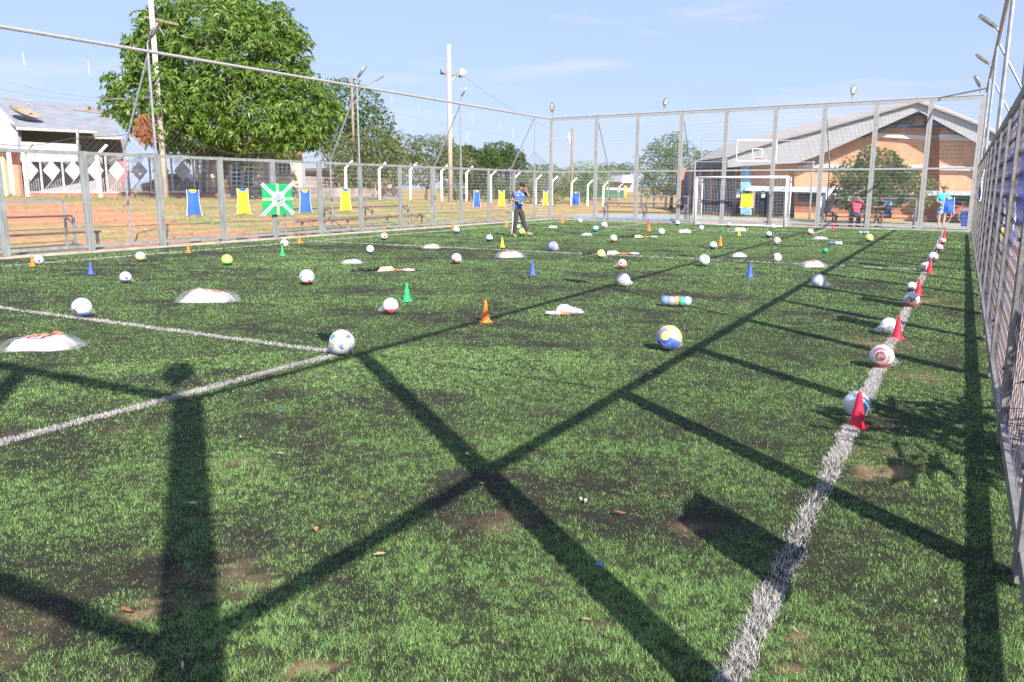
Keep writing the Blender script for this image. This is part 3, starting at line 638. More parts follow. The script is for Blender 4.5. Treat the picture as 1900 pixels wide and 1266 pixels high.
for a in [(61, 494, 20, 'orange', 'orange cone at the far left on the far touchline'), (350, 469, 18, 'orange', 'orange cone on the far touchline between the cream ball and the lime ball'),
          (556, 451, 16, 'orange', 'orange cone where the half-way line meets the far touchline'), (714, 438, 15, 'orange', 'orange cone behind the small red-bottomed ball on the far touchline'),
          (841, 428, 14, 'orange', 'orange cone beside the blue-bottomed ball on the far touchline'), (939, 421, 14, 'orange', 'orange cone on the far touchline just left of the standing man'),
          (1043, 414, 12, 'orange', 'small orange cone by the far left corner of the pitch'), (901, 598, 41, 'orange', 'biggest orange cone, standing on the long shadow in mid pitch'),
          (1204, 429, 15, 'orange', 'orange cone standing in front of a red one near the far box'), (1336, 456, 18, 'orange', 'orange cone in front of the goal beside a bagged ball'),
          (169, 509, 23, 'blue', 'leftmost blue cone on the pitch'), (988, 510, 26, 'blue', 'blue cone in the middle of the pitch'), (1391, 515, 27, 'blue', 'rightmost blue cone on the pitch'),
          (524, 475, 19, 'green', 'smaller green cone in front of a white and yellow ball'), (755, 559, 34, 'green', 'taller green cone beside the bagged ball'),
          (932, 459, 18, 'lime', 'lime cone left of the standing man'), (1371, 437, 12, 'lime', 'lime cone in front of the white pack by the goal'),
          (1590, 793, 68, 'red', 'nearest and biggest red cone on the near touchline'), (1664, 629, 43, 'red', 'second nearest red cone on the near touchline'), (1703, 548, 30, 'red', 'third nearest red cone on the near touchline'),
          (1724, 507, 25, 'red', 'red cone just behind the ball at the end of the half-way line'), (1734, 480, 18, 'red', 'red cone behind the ball with the deep red underside'),
          (1743, 460, 13, 'red', 'red cone between the far two balls of the near touchline'), (1751, 445, 17, 'red', 'red cone behind the far end ball of the near touchline'), (1753, 438, 11, 'red', 'farthest red cone of the near touchline'),
          (1545, 427, 12, 'red', 'small red cone at the end of the far box side line'), (1203, 418, 12, 'red', 'red cone just behind an orange cone near the far box')]: cone(*a)

# ------------------------------------------------------------------ packs
PACKW = mat('white net inside a bag', (.46, .41, .41), .7, 0, .06, 12, .5, 30)
PACKO = mat('orange cloth inside a bag', (.74, .22, .10), .7, 0, .15, 12, .3)
FILM = plastic('clear pack film', (.66, .68, .74), .16)
def pack(u, v, wpx, hpx, label, stripe=True, yaw=.5, grey=False, film=True, cat='package'):
    p = gp(u, v); d = depth_of(p); w = wpx/F*d; dep = w*.55; h = max(.045, hpx/F*d*.66); p = p+Vector((-math.sin(YAW), math.cos(YAW), 0))*dep*.4
    root = empty('packed_net', p, yaw+rnd.uniform(-.15, .15), label=label, cat=cat, group='white packs lying on the pitch')
    sd = wpx
    def pillow(w, dep, h, pinch):
        mb = MB(); N, Mm = 26, 14; V = []; Fc = []
        for top in (1, 0):
            for j in range(Mm+1):
                for i in range(N+1):
                    a = i/N*2-1; b = j/Mm*2-1
                    e = max(0, 1-abs(a)**3.2)*max(0, 1-abs(b)**3.0)
                    k = 1-pinch*(abs(a)**4)*(.35+.2*math.sin(b*5))
                    z = h*e**.6*(.86+.08*math.sin(a*4+sd)+.07*math.sin(b*5+a*3+sd)+.05*math.sin(a*17+b*9)+.04*math.sin(b*21-a*6)) if top else .004+.0*e
                    V.append((a*w/2*(1+.03*math.sin(b*7+sd)), b*dep/2*k*(1+.05*math.sin(a*6+sd)), z))
        o = (N+1)*(Mm+1)
        for j in range(Mm):
            for i in range(N):
                q = j*(N+1)+i; Fc.append((q, q+1, q+N+2, q+N+1)); Fc.append((o+q, o+q+N+1, o+q+N+2, o+q+1))
        mb.add(V, Fc); return mb
    put('folded_net', pillow(w*.88, dep, h, .25), PACKW if not grey else mat('grey bagged cloth', (.55, .54, .56), .7, 0, .3, 14, .4), root, world=False, sm=True)
    if stripe:
        for k, (sx, ln) in enumerate(((-.18, .34), (.12, .30))):
            mb = MB(); pts = []
            for q in range(9):
                t = q/8*2-1; x = (sx+t*ln*.5+.02)*w*.84; y = dep*(.05+.18*(k)*-1+.12*t+.18)
                a = x/(w*.42); b = y/(dep/2); e = max(0, 1-abs(a)**3.2)*max(0, 1-abs(b)**3)
                z = h*e**.6*(.86+.08*math.sin(a*4+sd)+.07*math.sin(b*5+a*3+sd)+.05*math.sin(a*17+b*9)+.04*math.sin(b*21-a*6))+.004; pts.append((x, y, z))
            ws = dep*.13
            for a_, b_ in zip(pts[:-1], pts[1:]): mb.add([(a_[0], a_[1]-ws, a_[2]+.006), (b_[0], b_[1]-ws, b_[2]+.006), (b_[0], b_[1]+ws, b_[2]+.012), (a_[0], a_[1]+ws, a_[2]+.012)], [(0, 1, 2, 3)])
            put('orange_band', mb, PACKO, root, world=False, sm=True)
    if film: put('plastic_film', pillow(w*1.14, dep*1.22, h*1.06, .6), FILM, root, world=False, sm=True)
pack(65, 650, 125, 38, 'bagged white net with two orange bands at the left edge, nearest of the packs')
pack(376, 561, 97, 34, 'bagged white net with orange bands right of the left ball pair', yaw=.65)
pack(652, 489, 38, 11, 'low flat white pack left of the black and orange kit', stripe=False)
pack(946, 478, 50, 18, 'white pack with orange corner on the half-way line', yaw=.75)
pack(800, 461, 32, 12, 'crumpled grey-white pack at the end of the worn strip', stripe=False, grey=True)
pack(1089, 437, 21, 7, 'small flat white pack beside the sky blue ball', stripe=False)
pack(1026, 423, 17, 7, 'small greyish pack right of the standing man', stripe=False, grey=True)
pack(1271, 432, 25, 11, 'white pack lying left of the goal', stripe=True)
pack(1373, 477, 27, 12, 'white pack with a red corner on the thin shadow', yaw=.4)
pack(1511, 496, 44, 18, 'plump white pack with two orange corners on the half-way line', yaw=.5)
pack(1374, 429, 24, 11, 'white pack behind the lime cone by the goal')
pack(1524, 444, 27, 7, 'thin mauve-grey pack near the right of the far box', stripe=False, grey=True)
# transparent tube bags of small balls
def tube_bag(u, v, wpx, hpx, cols, label, yaw=.35):
    p = gp(u, v); d = depth_of(p); L = wpx/F*d; r = hpx/F*d*.44; p = p+Vector((-math.sin(YAW), math.cos(YAW), 0))*r
    root = empty('ball_tube_bag', p, yaw, label=label, cat='bag', group='clear tube bags holding small balls'); n = len(cols)
    for k, c in enumerate(cols):
        mb = MB(); x = (k-(n-1)/2)*L*.86/n; row = (-1)**k*.12*r; mb.sphere((x, row, r*.92), r*.80, 18, 12); put('small_ball', mb, mat('small ball %s' % (c,), c, .45, 0, .06, 9), root, world=False, sm=True)
    mb = MB(); N = 24; pr = [(r*.15, -L/2), (r*.8, -L*.49), (r*.95, -L*.42), (r*.93, -L*.2), (r*.97, 0), (r*.92, L*.2), (r*.95, L*.42), (r*.75, L*.48), (r*.2, L*.5)]
    mb.lathe(pr, N); mb.v = [(z, x, y+r*.96) for x, y, z in mb.v]; put('plastic_film', mb, FILM2, root, world=False, sm=True)
FILM2 = plastic('grey tube film', (.40, .40, .46), .14)
tube_bag(1257, 571, 58, 26, [(.12, .32, .60), (.35, .32, .42), (.75, .38, .08), (.03, .42, .25), (.55, .52, .60)], 'clear tube bag of blue, orange and green balls')
tube_bag(1551, 456, 28, 10, [(.06, .08, .20), (.08, .10, .25), (.65, .68, .72), (.7, .72, .76)], 'navy and white tube bag near the green rubber ball', .4)
tube_bag(1604, 435, 21, 8, [(.5, .5, .55), (.15, .3, .6), (.35, .5, .7)], 'blue and white tube bag by the back fence behind the yellow ball', .4)
# crumpled bag with orange contents
def crumpled(u, v, wpx, hpx, label):
    p = gp(u, v); d = depth_of(p); w = wpx/F*d; h = hpx/F*d*.8; root = empty('crumpled_bag', p, .6, label=label, cat='bag')
    mb = MB(); mb.sphere((0, 0, 0), 1, 30, 16); V = []
    for x, y, z in mb.v:
        k = 1+.25*math.sin(4*x+3*z)+.14*math.sin(9*y+5*x)+.10*math.sin(11*z-6*x); xx = x*w*.42*k*(1+.2*abs(x)); V.append((xx, y*w*.22*k, max(.005, (z*.5+.42)*h*k*(1-.35*max(0, -x))+.35*h*max(0, x-.6))))
    mb.v = V; put('plastic_film', mb, plastic('crumpled film', (.80, .80, .86), .75), root, world=False, sm=True)
    mb = MB(); mb.sphere((-.08*w, -.12*w, h*.28), h*.26, 14, 10, (2.0, 1, 1)); put('orange_cloth', mb, PACKO, root, world=False, sm=True)
    mb = MB(); mb.sphere((-.18*w, 0, h*.35), h*.32, 14, 10, (1.6, 1, 1)); mb.sphere((.2*w, 0, h*.4), h*.3, 14, 10, (1.4, 1, 1)); put('pale_cloth', mb, PACKW, root, world=False, sm=True)
crumpled(1050, 585, 60, 24, 'crumpled clear bag with orange and white things inside')
# kits: black rolled strap, orange-white pennant, white pouch
def kit(u, v, wpx, label, rz):
    p = gp(u, v); d = depth_of(p); w = wpx/F*d; root = empty('net_kit', p, rz, label=label, cat='training kit', group='black, orange and white kits laid flat on the turf')
    mb = MB(); mb.tube([(-.5*w, -.12*w, .015), (-.38*w, -.06*w, .03), (-.25*w, -.04*w, .035), (-.12*w, .05*w, .04), (-.08*w, .06*w, .03)], .034, 8); mb.tube([(-.48*w, -.05*w, .02), (-.2*w, .02*w, .03)], .022, 6); put('black_strap', mb, BLACK, root, world=False, sm=True)
    mb = MB(); mb.add([(-.13*w, .12*w, .05), (.06*w, .16*w, .07), (.13*w, .04*w, .03), (.05*w, -.02*w, .06), (-.10*w, -.16*w, .02), (-.08*w, .0, .08)], [(0, 5, 3, 2, 1), (5, 4, 3)]); mb.v += [(x, y, 0.006) for x, y, z in mb.v[:6]]
    n = 6; mb.f += [(0, 1, n+1, n), (1, 2, n+2, n+1), (2, 3, n+3, n+2), (3, 4, n+4, n+3), (4, 5, n+5, n+4), (5, 0, n, n+5)]
    put('striped_pennant', mb, mat('salmon and white cloth', (.82, .62, .56), .8, 0, .1, 5, .3, col2=(.75, .22, .12)), root, world=False)
    mb = MB(); mb.tube([(.12*w, .05*w, .02), (.2*w, .04*w, .015), (.26*w, .08*w, .02), (.34*w, .09*w, .03), (.45*w, .02*w, .015)], .016, 6); put('orange_cord', mb, PACKO, root, world=False, sm=True)
    mb = MB(); mb.tube([(.28*w, .10*w, .02), (.40*w, .06*w, .025), (.50*w, .0, .015)], .014, 6); put('black_cord', mb, BLACK, root, world=False, sm=True)
    mb = MB(); mb.sphere((.36*w, -.10*w, .03), .05, 16, 8, (2.6, 1.5, .7)); put('white_pouch', mb, PACKW, root, world=False, sm=True)
kit(716, 503, 120, 'black, orange and white kit lying left of centre, largest of three', .52)
kit(1136, 472, 110, 'black, orange and white kit lying along the half-way line', .45)
kit(1184, 441, 78, 'farthest black, orange and white kit, in front of the far box', .5)

# small litter
mb = MB()
for k in range(34):
    a = rnd.uniform(-33, 33)*math.pi/180-YAW; r = 1.9+7*rnd.random()**1.6; x, y = r*math.sin(a), r*math.cos(a)
    if x > XR-.1: continue
    t = rnd.uniform(0, 6.3); l = rnd.uniform(.012, .035); w_ = l*rnd.uniform(.15, .4); z = .028
    mb.add([(x-l*math.cos(t), y-l*math.sin(t), z), (x-w_*math.sin(t), y+w_*math.cos(t), z+.006), (x+l*math.cos(t), y+l*math.sin(t), z+.002), (x+w_*math.sin(t), y-w_*math.cos(t), z+.004)], [(0, 1, 2, 3)])
put('dry_leaf_litter', mb, leafmat('dry leaf', [(.45, .22, .10), (.50, .36, .24), (.60, .55, .45), (.55, .30, .18)], .1, .8), label='small dry leaves and straw bits strewn on the turf', cat='leaf litter', kind='stuff')
for (u, v, lab) in ((519, 762, 'blue plastic scrap left of the cross of shadows'), (1110, 1048, 'blue plastic scrap on the wide diagonal shadow')):
    p = gp(u, v, .03); mb = MB(); mb.add([p+Vector(q) for q in ((-.02, 0, 0), (.0, -.01, .004), (.022, .003, 0), (.004, .014, .006))], [(0, 1, 2, 3)]); mb.v += [(x, y, z-.003) for x, y, z in mb.v[:4]]; mb.f += [(7, 6, 5, 4)]
    put('plastic_scrap', mb, mat('blue scrap', (.05, .22, .70), .5), label=lab, cat='litter', group='blue scraps of plastic')
for (u, v, l, lab) in ((1150, 950, .07, 'brown leaf lying flat near the shadow cross'), (1235, 920, .05, 'thin brown twig left of the bib shadow'), (235, 1130, .07, 'orange-brown leaf in the shadow fork at lower left')):
    p = gp(u, v, .032); mb = MB(); mb.sphere(p, l*.45, 10, 6, (1, .28, .10)); put('fallen_leaf', mb, mat('brown leaf', (.32, .12, .06), .8), label=lab, cat='leaf')

# ------------------------------------------------------------------ bibs and flag on the fence
BIBB = mat('royal blue mesh cloth', (.06, .17, .66), .75, 0, .06, 5, .25, 14); BIBY = mat('lemon yellow mesh cloth', (.80, .80, .04), .75, 0, .05, 5, .25, 14)
def bib(c, dr, nrm, w, h, colr, label, grp='training bibs tied to the fence'):
    """tank-top bib hanging in the plane (dr, up) with centre of its top edge at c"""
    c = Vector(c); dr = Vector(dr).normalized(); nrm = Vector(nrm).normalized(); root = empty('training_bib', c, label=label, cat='bib', group=grp)
    def P(x, z, n=0.0): return dr*(x*w/2)+Vector((0, 0, z*h))+nrm*(n+.012*math.sin(z*7+x*2)+.010*math.cos(x*4))
    N, Mm = 14, 16; V = []; Fc = []
    def wd(z): return .84+.16*(-z)**1.3
    def topz(x): return 0.0 if abs(x) > .55 else (-.13*math.sqrt(max(0, 1-(x/.55)**2)))
    for s_ in (0, .008):
        for j in range(Mm+1):
            for i in range(N+1):
                x = (i/N*2-1); zt = topz(x*.9) if s_ else topz(x*.9)*.8; z = zt+(-1+.02*math.cos(x*3)-zt)*j/Mm; V.append(P(x*wd(z), z, s_))
    o = (N+1)*(Mm+1)
    for j in range(Mm):
        for i in range(N):
            q = j*(N+1)+i; Fc.append((q, q+N+1, q+N+2, q+1)); Fc.append((o+q, o+q+1, o+q+N+2, o+q+N+1))
    mb = MB(); mb.add(V, Fc); put('cloth', mb, BIBB if colr == 'b' else BIBY, root, world=False, sm=True)
    for sx in (-1, 1):
        mb = MB(); mb.tube([P(sx*wd(-k/8)*1.0, -k/8, .004) for k in range(9)]+[P(sx*1.25, -1.02, .004)], .010, 5); put('white_piping', mb, WPAINT, root, world=False, sm=True)
    mb = MB(); pts = [P(.5*math.cos(a), -.135*abs(math.sin(a)), .006) for a in [math.pi*k/10 for k in range(11)]]; mb.add([*pts, P(0, .005, .006)], [tuple(range(11))+(11,)]); 
    mb.v += [tuple(Vector(v)-nrm*.004) for v in mb.v[:12]]; mb.f += [tuple(range(23, 11, -1))]
    put('collar_lining', mb, BIBY if colr == 'b' else BIBB, root, world=False)
ld = (Vector((*LB, 0))-Vector((*LA, 0))).normalized(); ln = Vector((ld.y, -ld.x, 0))
bd = (Vector((*BB, 0))-Vector((*BA, 0))).normalized(); bn = Vector((bd.y, -bd.x, 0))
def onfence(u, vt, vb, ul, ur, A, B, d, n):
    p = on_line(u, A, B); pl = on_line(ul, A, B); pr = on_line(ur, A, B); zt = height_at(vt, p); zb = height_at(vb, p); q = p+n*.085
    return (q.x, q.y, zt), d, n, (pr-pl).length*.97, zt-zb
for u, vt, vb, ul, ur, c, lab in [(361, 352, 399, 348, 374, 'b', 'blue bib on the left fence, leftmost of all the bibs'), (452, 350, 396, 440, 464, 'y', 'yellow bib just left of the green flag'),
        (566, 352, 394, 556, 578, 'b', 'blue bib just right of the green flag'), (640, 351, 390, 630, 650, 'y', 'yellow bib in front of the left fence bleacher'),
        (882, 353, 384, 876, 889, 'b', 'blue bib on the left fence between the power pole and the standing man'), (928, 353, 383, 922, 934, 'y', 'yellow bib immediately left of the standing man'), (1009, 354, 381, 1004, 1014, 'y', 'yellow bib immediately right of the standing man')]:
    c_, d_, n_, w_, h_ = onfence(u, vt, vb, ul, ur, LA, LB, ld, ln); bib(c_, d_, n_, w_, h_, c, lab)
for u, vt, vb, ul, ur, c, lab in [(1069, 356, 380, 1062, 1077, 'b', 'blue bib on the back fence near the left corner'), (1756, 366, 396, 1745, 1767, 'b', 'blue bib on the back fence hiding part of the man in turquoise')]:
    c_, d_, n_, w_, h_ = onfence(u, vt, vb, ul, ur, BA, BB, bd, bn); bib(c_, d_, n_, w_, h_, c, lab)
# bibs on the right fence (one throws the broad shadow on the near touchline)
bib((XR-.07, 2.70, 1.26), (0, 1, 0), (-1, 0, 0), .46, .56, 'b', 'blue bib on the right fence close to the viewpoint')
bib((XR-.09, 17.2, 1.95), (0, 1, 0), (-1, 0, 0), .42, .55, 'b', 'blue bib on the right fence beyond the half-way line')
bib((XR+.09, 9.3, 1.55), (0, 1, 0), (1, 0, 0), .46, .56, 'b', 'blue bib on the outer side of the right fence')
bib((XR+.09, 11.5, 1.5), (0, 1, 0), (1, 0, 0), .46, .56, 'y', 'yellow bib on the outer side of the right fence')

def flag():
    c_, d_, n_, w_, h_ = onfence(514, 341, 398, 486, 543, LA, LB, ld, ln); n_ = n_+Vector(); root = empty('municipal_flag', Vector(c_)+n_*.03, label='green flag with white and yellow cross, blue diagonals and a central crest', cat='flag')
    d_ = Vector(d_)
    def wav(x, z): return .006*math.sin(x*5+z*3)+.005*math.sin(z*9+x*2)
    def P(x, z, n=0.0): return d_*(x*w_/2)+Vector((0, 0, (z-1)/2*h_))+n_*(n+wav(x, z))   # x, z in -1..1
    def sheet_(name, poly, n, m, div=1):
        mb = MB(); V = [P(x, z, n) for x, z in poly]; V2 = [P(x, z, n-.004) for x, z in poly]; k = len(poly); mb.add(V+V2, [tuple(range(k)), tuple(range(2*k-1, k-1, -1))]+[(i, k+i, k+(i+1) % k, (i+1) % k) for i in range(k)]); return put(name, mb, m, root, world=False)
    G = mat('flag green', (.02, .42, .14), .8, 0, .05, 4); Wt = mat('flag white', (.86, .86, .86), .8, 0, .03, 4); Y = mat('flag cream yellow', (.80, .68, .26), .8, 0, .03, 4); B_ = mat('flag blue', (.22, .34, .62), .8, 0, .05, 4)
    mb = MB(); N = 20; V = []; Fc = []
    for s_ in (0, -.006):
        for j in range(N+1):
            for i in range(N+1): V.append(P(i/N*2-1, j/N*2-1, s_))
    o = (N+1)**2
    for j in range(N):
        for i in range(N): q = j*(N+1)+i; Fc += [(q, q+1, q+N+2, q+N+1), (o+q, o+q+N+1, o+q+N+2, o+q+1)]
    mb.add(V, Fc); put('green_field', mb, G, root, world=False, sm=True)
    def strip(name, a, b, hw, n, m):
        a = Vector(a); b = Vector(b); t = (b-a).normalized(); q = Vector((-t.y, t.x))*hw; mb = MB(); K = 12
        V = []
        for k in range(K+1):
            c0 = a.lerp(b, k/K); V += [P(c0.x+q.x, c0.y+q.y, n), P(c0.x-q.x, c0.y-q.y, n)]
        mb.add(V, [(2*k, 2*k+1, 2*k+3, 2*k+2) for k in range(K)]); put(name, mb, m, root, world=False)
    for a, b in (((-1, 0), (1, 0)), ((0, -1), (0, 1))): strip('cross_border', a, b, .075, .005, Wt); strip('yellow_cross', a, b, .055, .009, Y)
    for a, b in (((-1, -1), (1, 1)), ((-1, 1), (1, -1))): strip('white_diagonal', a, b, .105, .013, Wt); strip('blue_diagonal', a, b, .045, .017, B_)
    sheet_('white_centre', [(-.40, -.46), (.40, -.46), (.40, .46), (-.40, .46)], .024, Wt)
    def disc(name, cx, cz, rx, rz, n, m, a0=0, a1=2*math.pi, inner=0):
        K = 22; o_ = [(cx+rx*math.cos(a0+(a1-a0)*k/K), cz+rz*math.sin(a0+(a1-a0)*k/K)) for k in range(K+1)]
        if inner: o_ += [(cx+rx*inner*math.cos(a0+(a1-a0)*k/K), cz+rz*inner*math.sin(a0+(a1-a0)*k/K)) for k in range(K, -1, -1)]
        sheet_(name, o_, n, m)
    disc('crest_wreath', 0, -.02, .27, .30, .030, mat('crest grey', (.45, .45, .55), .8), .2, math.pi-.2+0, .72); disc('crest_shield', 0, -.03, .19, .22, .033, mat('crest sky', (.30, .55, .75), .8))
    disc('crest_field', 0, -.14, .13, .10, .037, mat('crest green', (.08, .35, .20), .8)); disc('crest_ribbon', 0, -.10, .26, .28, .036, mat('crest red', (.75, .10, .12), .8), math.pi+.35, 2*math.pi-.35, .76)
    for k in range(5): sheet_('crest_tower', [(-.15+k*.07, .22), (-.10+k*.07, .22), (-.10+k*.07, .30+.03*(k == 2)), (-.15+k*.07, .30+.03*(k == 2))], .036, mat('crest grey', (.4, .4, .5), .8))
    for sx in (-1, 1): disc('crest_laurel', sx*.24, -.05, .05, .16, .036, mat('crest laurel', (.65, .25, .22), .8))
    mb = MB(); mb.tube([P(-1, -1, 0), P(-1.25, -1.06, 0)], .006, 4); put('tie', mb, WPAINT, root, world=False)
flag()

# ------------------------------------------------------------------ goal
def goal():
    A = on_line(1289, (-20, 35.30), (2, 35.30)); B = on_line(1455, (-20, 35.30), (2, 35.30)); h = 2.06; r = .055
    root = empty('goal', (A+B)/2, label='white framed small goal with a white net at the far end', cat='goal'); dp = .95
    for p in (A, B): mb = MB(); mb.cyl(p, p+Vector((0, 0, h)), r, n=14); put('goal_post', mb, WPAINT, root, sm=True)
    mb = MB(); mb.cyl(A+Vector((-r, 0, h)), B+Vector((r, 0, h)), r, n=14); put('crossbar', mb, WPAINT, root, sm=True)
    mb = MB(); mb.cyl(A+Vector((0, 0, .03)), B+Vector((0, 0, .03)), .03, n=8); put('ground_bar', mb, WPAINT, root, sm=True)
    for p in (A, B):
        q = p+Vector((0, dp, 0)); mb = MB(); mb.tube([p+Vector((0, 0, h)), q+Vector((0, -.15, h)), q+Vector((0, 0, h-.25)), q+Vector((0, 0, .03)), p+Vector((0, 0, .03))], .022, 8); put('side_frame', mb, WPAINT, root, sm=True)
    mb = MB(); w = (B-A).length; nx = 28; nz = 15; e = (B-A).normalized()
    def N(i, j):
        x = i/nx; t = j/nz; z = h*(1-t); y = dp*(.72+.28*math.sin(t*2.2))+.18*math.sin(math.pi*x)*math.sin(math.pi*min(1, t*1.1))
        if j == 0: y = .1
        return A+e*(w*x)+Vector((0, y, max(.03, z-.06*math.sin(math.pi*x)*(t < .9))))
    for i in range(nx+1): mb.tube([N(i, j) for j in range(nz+1)], .0032, 3)
    for j in range(nz+1): mb.tube([N(i, j) for i in range(nx+1)], .0032, 3)
    for p in (A, B):
        for k in range(1, 7): mb.cyl(p+Vector((0, dp*k/7, h-.02)), p+Vector((0, dp*k/7, .03)), .004, n=3)
        for k in range(1, 14): mb.cyl(p+Vector((0, 0, h*k/14)), p+Vector((0, dp*.9, h*k/14)), .004, n=3)
    put('net', mb, mat('white net cord', (.78, .78, .78), .9), root)
    bib((A.lerp(B, .545)+Vector((0, .55, height_at(355, A.lerp(B, .545)))))[:], (1, 0, 0), (0, -1, 0), .52, .70, 'y', 'yellow bib hanging in the middle of the goal')
    for k, (f, lab) in enumerate(((.44, 'left of the yellow bib'), (.72, 'right of the yellow bib'))):
        c = A.lerp(B, f)+Vector((0, .6, 1.38)); t = empty('goalkeeper_glove', c, label='white and teal glove hanging in the goal net '+lab, cat='glove', group='gloves hanging in the goal')
        mb = MB(); mb.sphere((0, 0, -.02), .085, 12, 8, (1, .45, 1.35)); 
        for q in range(4): mb.cyl((-.05+q*.034, 0, -.10), (-.06+q*.040, 0, -.21+.02*abs(q-1.5)), .019, .015, 6)
        mb.cyl((.07, 0, -.02), (.12, 0, -.09), .019, .015, 6); put('palm', mb, WPAINT, t, world=False, sm=True)
        mb = MB(); mb.sphere((0, 0, .11), .055, 10, 6, (1, .5, .9)); put('cuff', mb, mat('teal cuff', (.05, .40, .42), .7), t, world=False, sm=True)
goal()

# ------------------------------------------------------------------ trees
def tree(name, base, blobs, n, leaf, m, label, cat='tree', trunk=None, tm=None, rosette=0, group=None, droop=.3, dens_in=.25, branch=True, seed=1, wr=.32, lumps=.30):
    """blobs: (centre, radii) ellipsoids in world space; leaves sit on and inside them"""
    r = np.random.default_rng(seed); root = empty(name, base, label=label, cat=cat, **({'group': group} if group else {}))
    vol = np.array([(b[1][0]*b[1][1]*b[1][2])**(2/3) for b in blobs]); cnt = (vol/vol.sum()*n).astype(int); P = []; Nn = []
    for (c, rad), k in zip(blobs, cnt):
        u = r.normal(size=(k, 3)); u /= np.linalg.norm(u, axis=1)[:, None]
        lump = 1+.14*np.sin(u[:, 0]*7+seed)*np.cos(u[:, 1]*6+c[0])+.10*np.sin(u[:, 2]*9+u[:, 0]*5+c[2])
        s = np.where(r.random(k) < dens_in, r.uniform(.3, .9, k), r.uniform(.88, 1.06, k))*lump
        P.append(np.array(c)+u*np.array(rad)*s[:, None]); Nn.append(u)
    P = np.concatenate(P); Nn = np.concatenate(Nn)
    ls = lumps; P = P+Nn*(ls*np.sin(P[:, 0]*2.1/ls**.5*.6+seed)*np.sin(P[:, 1]*2.3/ls**.5*.6)*np.sin(P[:, 2]*2.9/ls**.5*.6))[:, None]
    inside = np.zeros(len(P), bool); o = 0
    for bi, ((c, rad), k) in enumerate(zip(blobs, cnt)):
        q = (P-np.array(c))/np.array(rad); w = np.linalg.norm(q, axis=1) < .62; w[o:o+k] = False; inside |= w; o += k
    keep = (~inside | (r.random(len(P)) < .2)) & (P[:, 2] > base[2]+.15); P, Nn = P[keep], Nn[keep]
    if rosette:
        k = rosette; m_ = len(P); ctr = np.repeat(P, k, 0); ax = Nn*.8+np.array([0, 0, .35])+r.normal(0, .25, (m_, 3)); ax /= np.linalg.norm(ax, axis=1)[:, None]; ax = np.repeat(ax, k, 0)
        rd = r.normal(size=(m_*k, 3)); rd -= (rd*ax).sum(1)[:, None]*ax; rd /= np.linalg.norm(rd, axis=1)[:, None]
        d = rd+ax*r.uniform(-.1, .9, m_*k)[:, None]; d[:, 2] -= droop*1.3; d /= np.linalg.norm(d, axis=1)[:, None]; P = ctr
    else:
        m_ = len(P); d = Nn+r.normal(0, .8, (m_, 3)); d[:, 2] -= droop; d /= np.linalg.norm(d, axis=1)[:, None]
    k = len(P); L = leaf*r.uniform(.65, 1.2, k)[:, None]; t = np.cross(d, r.normal(size=(k, 3))); t /= np.linalg.norm(t, axis=1)[:, None]+1e-6
    w = t*L*wr*.5; sag = np.array([0, 0, -1])*L*.16
    V = np.stack([P, P+d*L*.42+w, P+d*L+sag, P+d*L*.42-w], 1).reshape(-1, 3)
    me = npmesh('crown', V-np.array(base), np.arange(k*4), 4); put('crown', me, m, root)
    mb = MB(); tr = trunk or .15; tm = tm or mat('bark', (.20, .14, .10), .9, 0, .3, 6, .6)
    cen = np.mean([b[0] for b in blobs], 0); fork = Vector(base)+(Vector(cen)-Vector(base))*.30; b0 = Vector(base)
    mb.cyl(b0-Vector((0, 0, .2)), b0+Vector((0, 0, .3)), tr*1.35, tr*1.05, 10); mb.cyl(b0+Vector((0, 0, .3)), fork, tr*1.05, tr*.8, 10)
    if branch:
        for c, rad in blobs:
            c = Vector(c); mid = fork.lerp(c, .5)+Vector((0, 0, -.12*(c-fork).length)); mb.cyl(fork, mid, tr*.5, tr*.32, 7); mb.cyl(mid, c, tr*.32, tr*.12, 6)
            for q in range(3): e = c+Vector([r.uniform(-.6, .6)*x for x in rad]); mb.cyl(mid.lerp(c, .6), e, tr*.16, tr*.05, 5)
    put('trunk', mb, tm, root, sm=True); return root
def blob(u, v, ru, rv, d, k=1.0):
    s = d/F; return (tuple(at(u, v, d)), (ru*s, max(ru, rv)*s*k, rv*s))
MANGO = leafmat('mango leaf', [(.055, .115, .015), (.10, .19, .028), (.17, .28, .045), (.24, .33, .075), (.12, .22, .035)], .3, .4)
DARKG = leafmat('dark leaf', [(.045, .085, .022), (.085, .145, .04), (.13, .20, .055)], .35); MIDG = leafmat('mid green leaf', [(.06, .10, .03), (.12, .19, .05), (.18, .26, .09)], .35)
OLIVE = leafmat('olive leaf', [(.09, .12, .035), (.15, .19, .06), (.22, .25, .09), (.12, .17, .05)], .35); BRIGHT = leafmat('light green leaf', [(.12, .22, .04), (.20, .32, .07), (.26, .38, .10)], .4)
DRY = leafmat('dry orange leaf', [(.40, .16, .07), (.50, .24, .12), (.30, .13, .07)], .3, .8)
D0 = 40.0
tb = at(415, 374, D0); tb.z = gz(tb.x, tb.y)
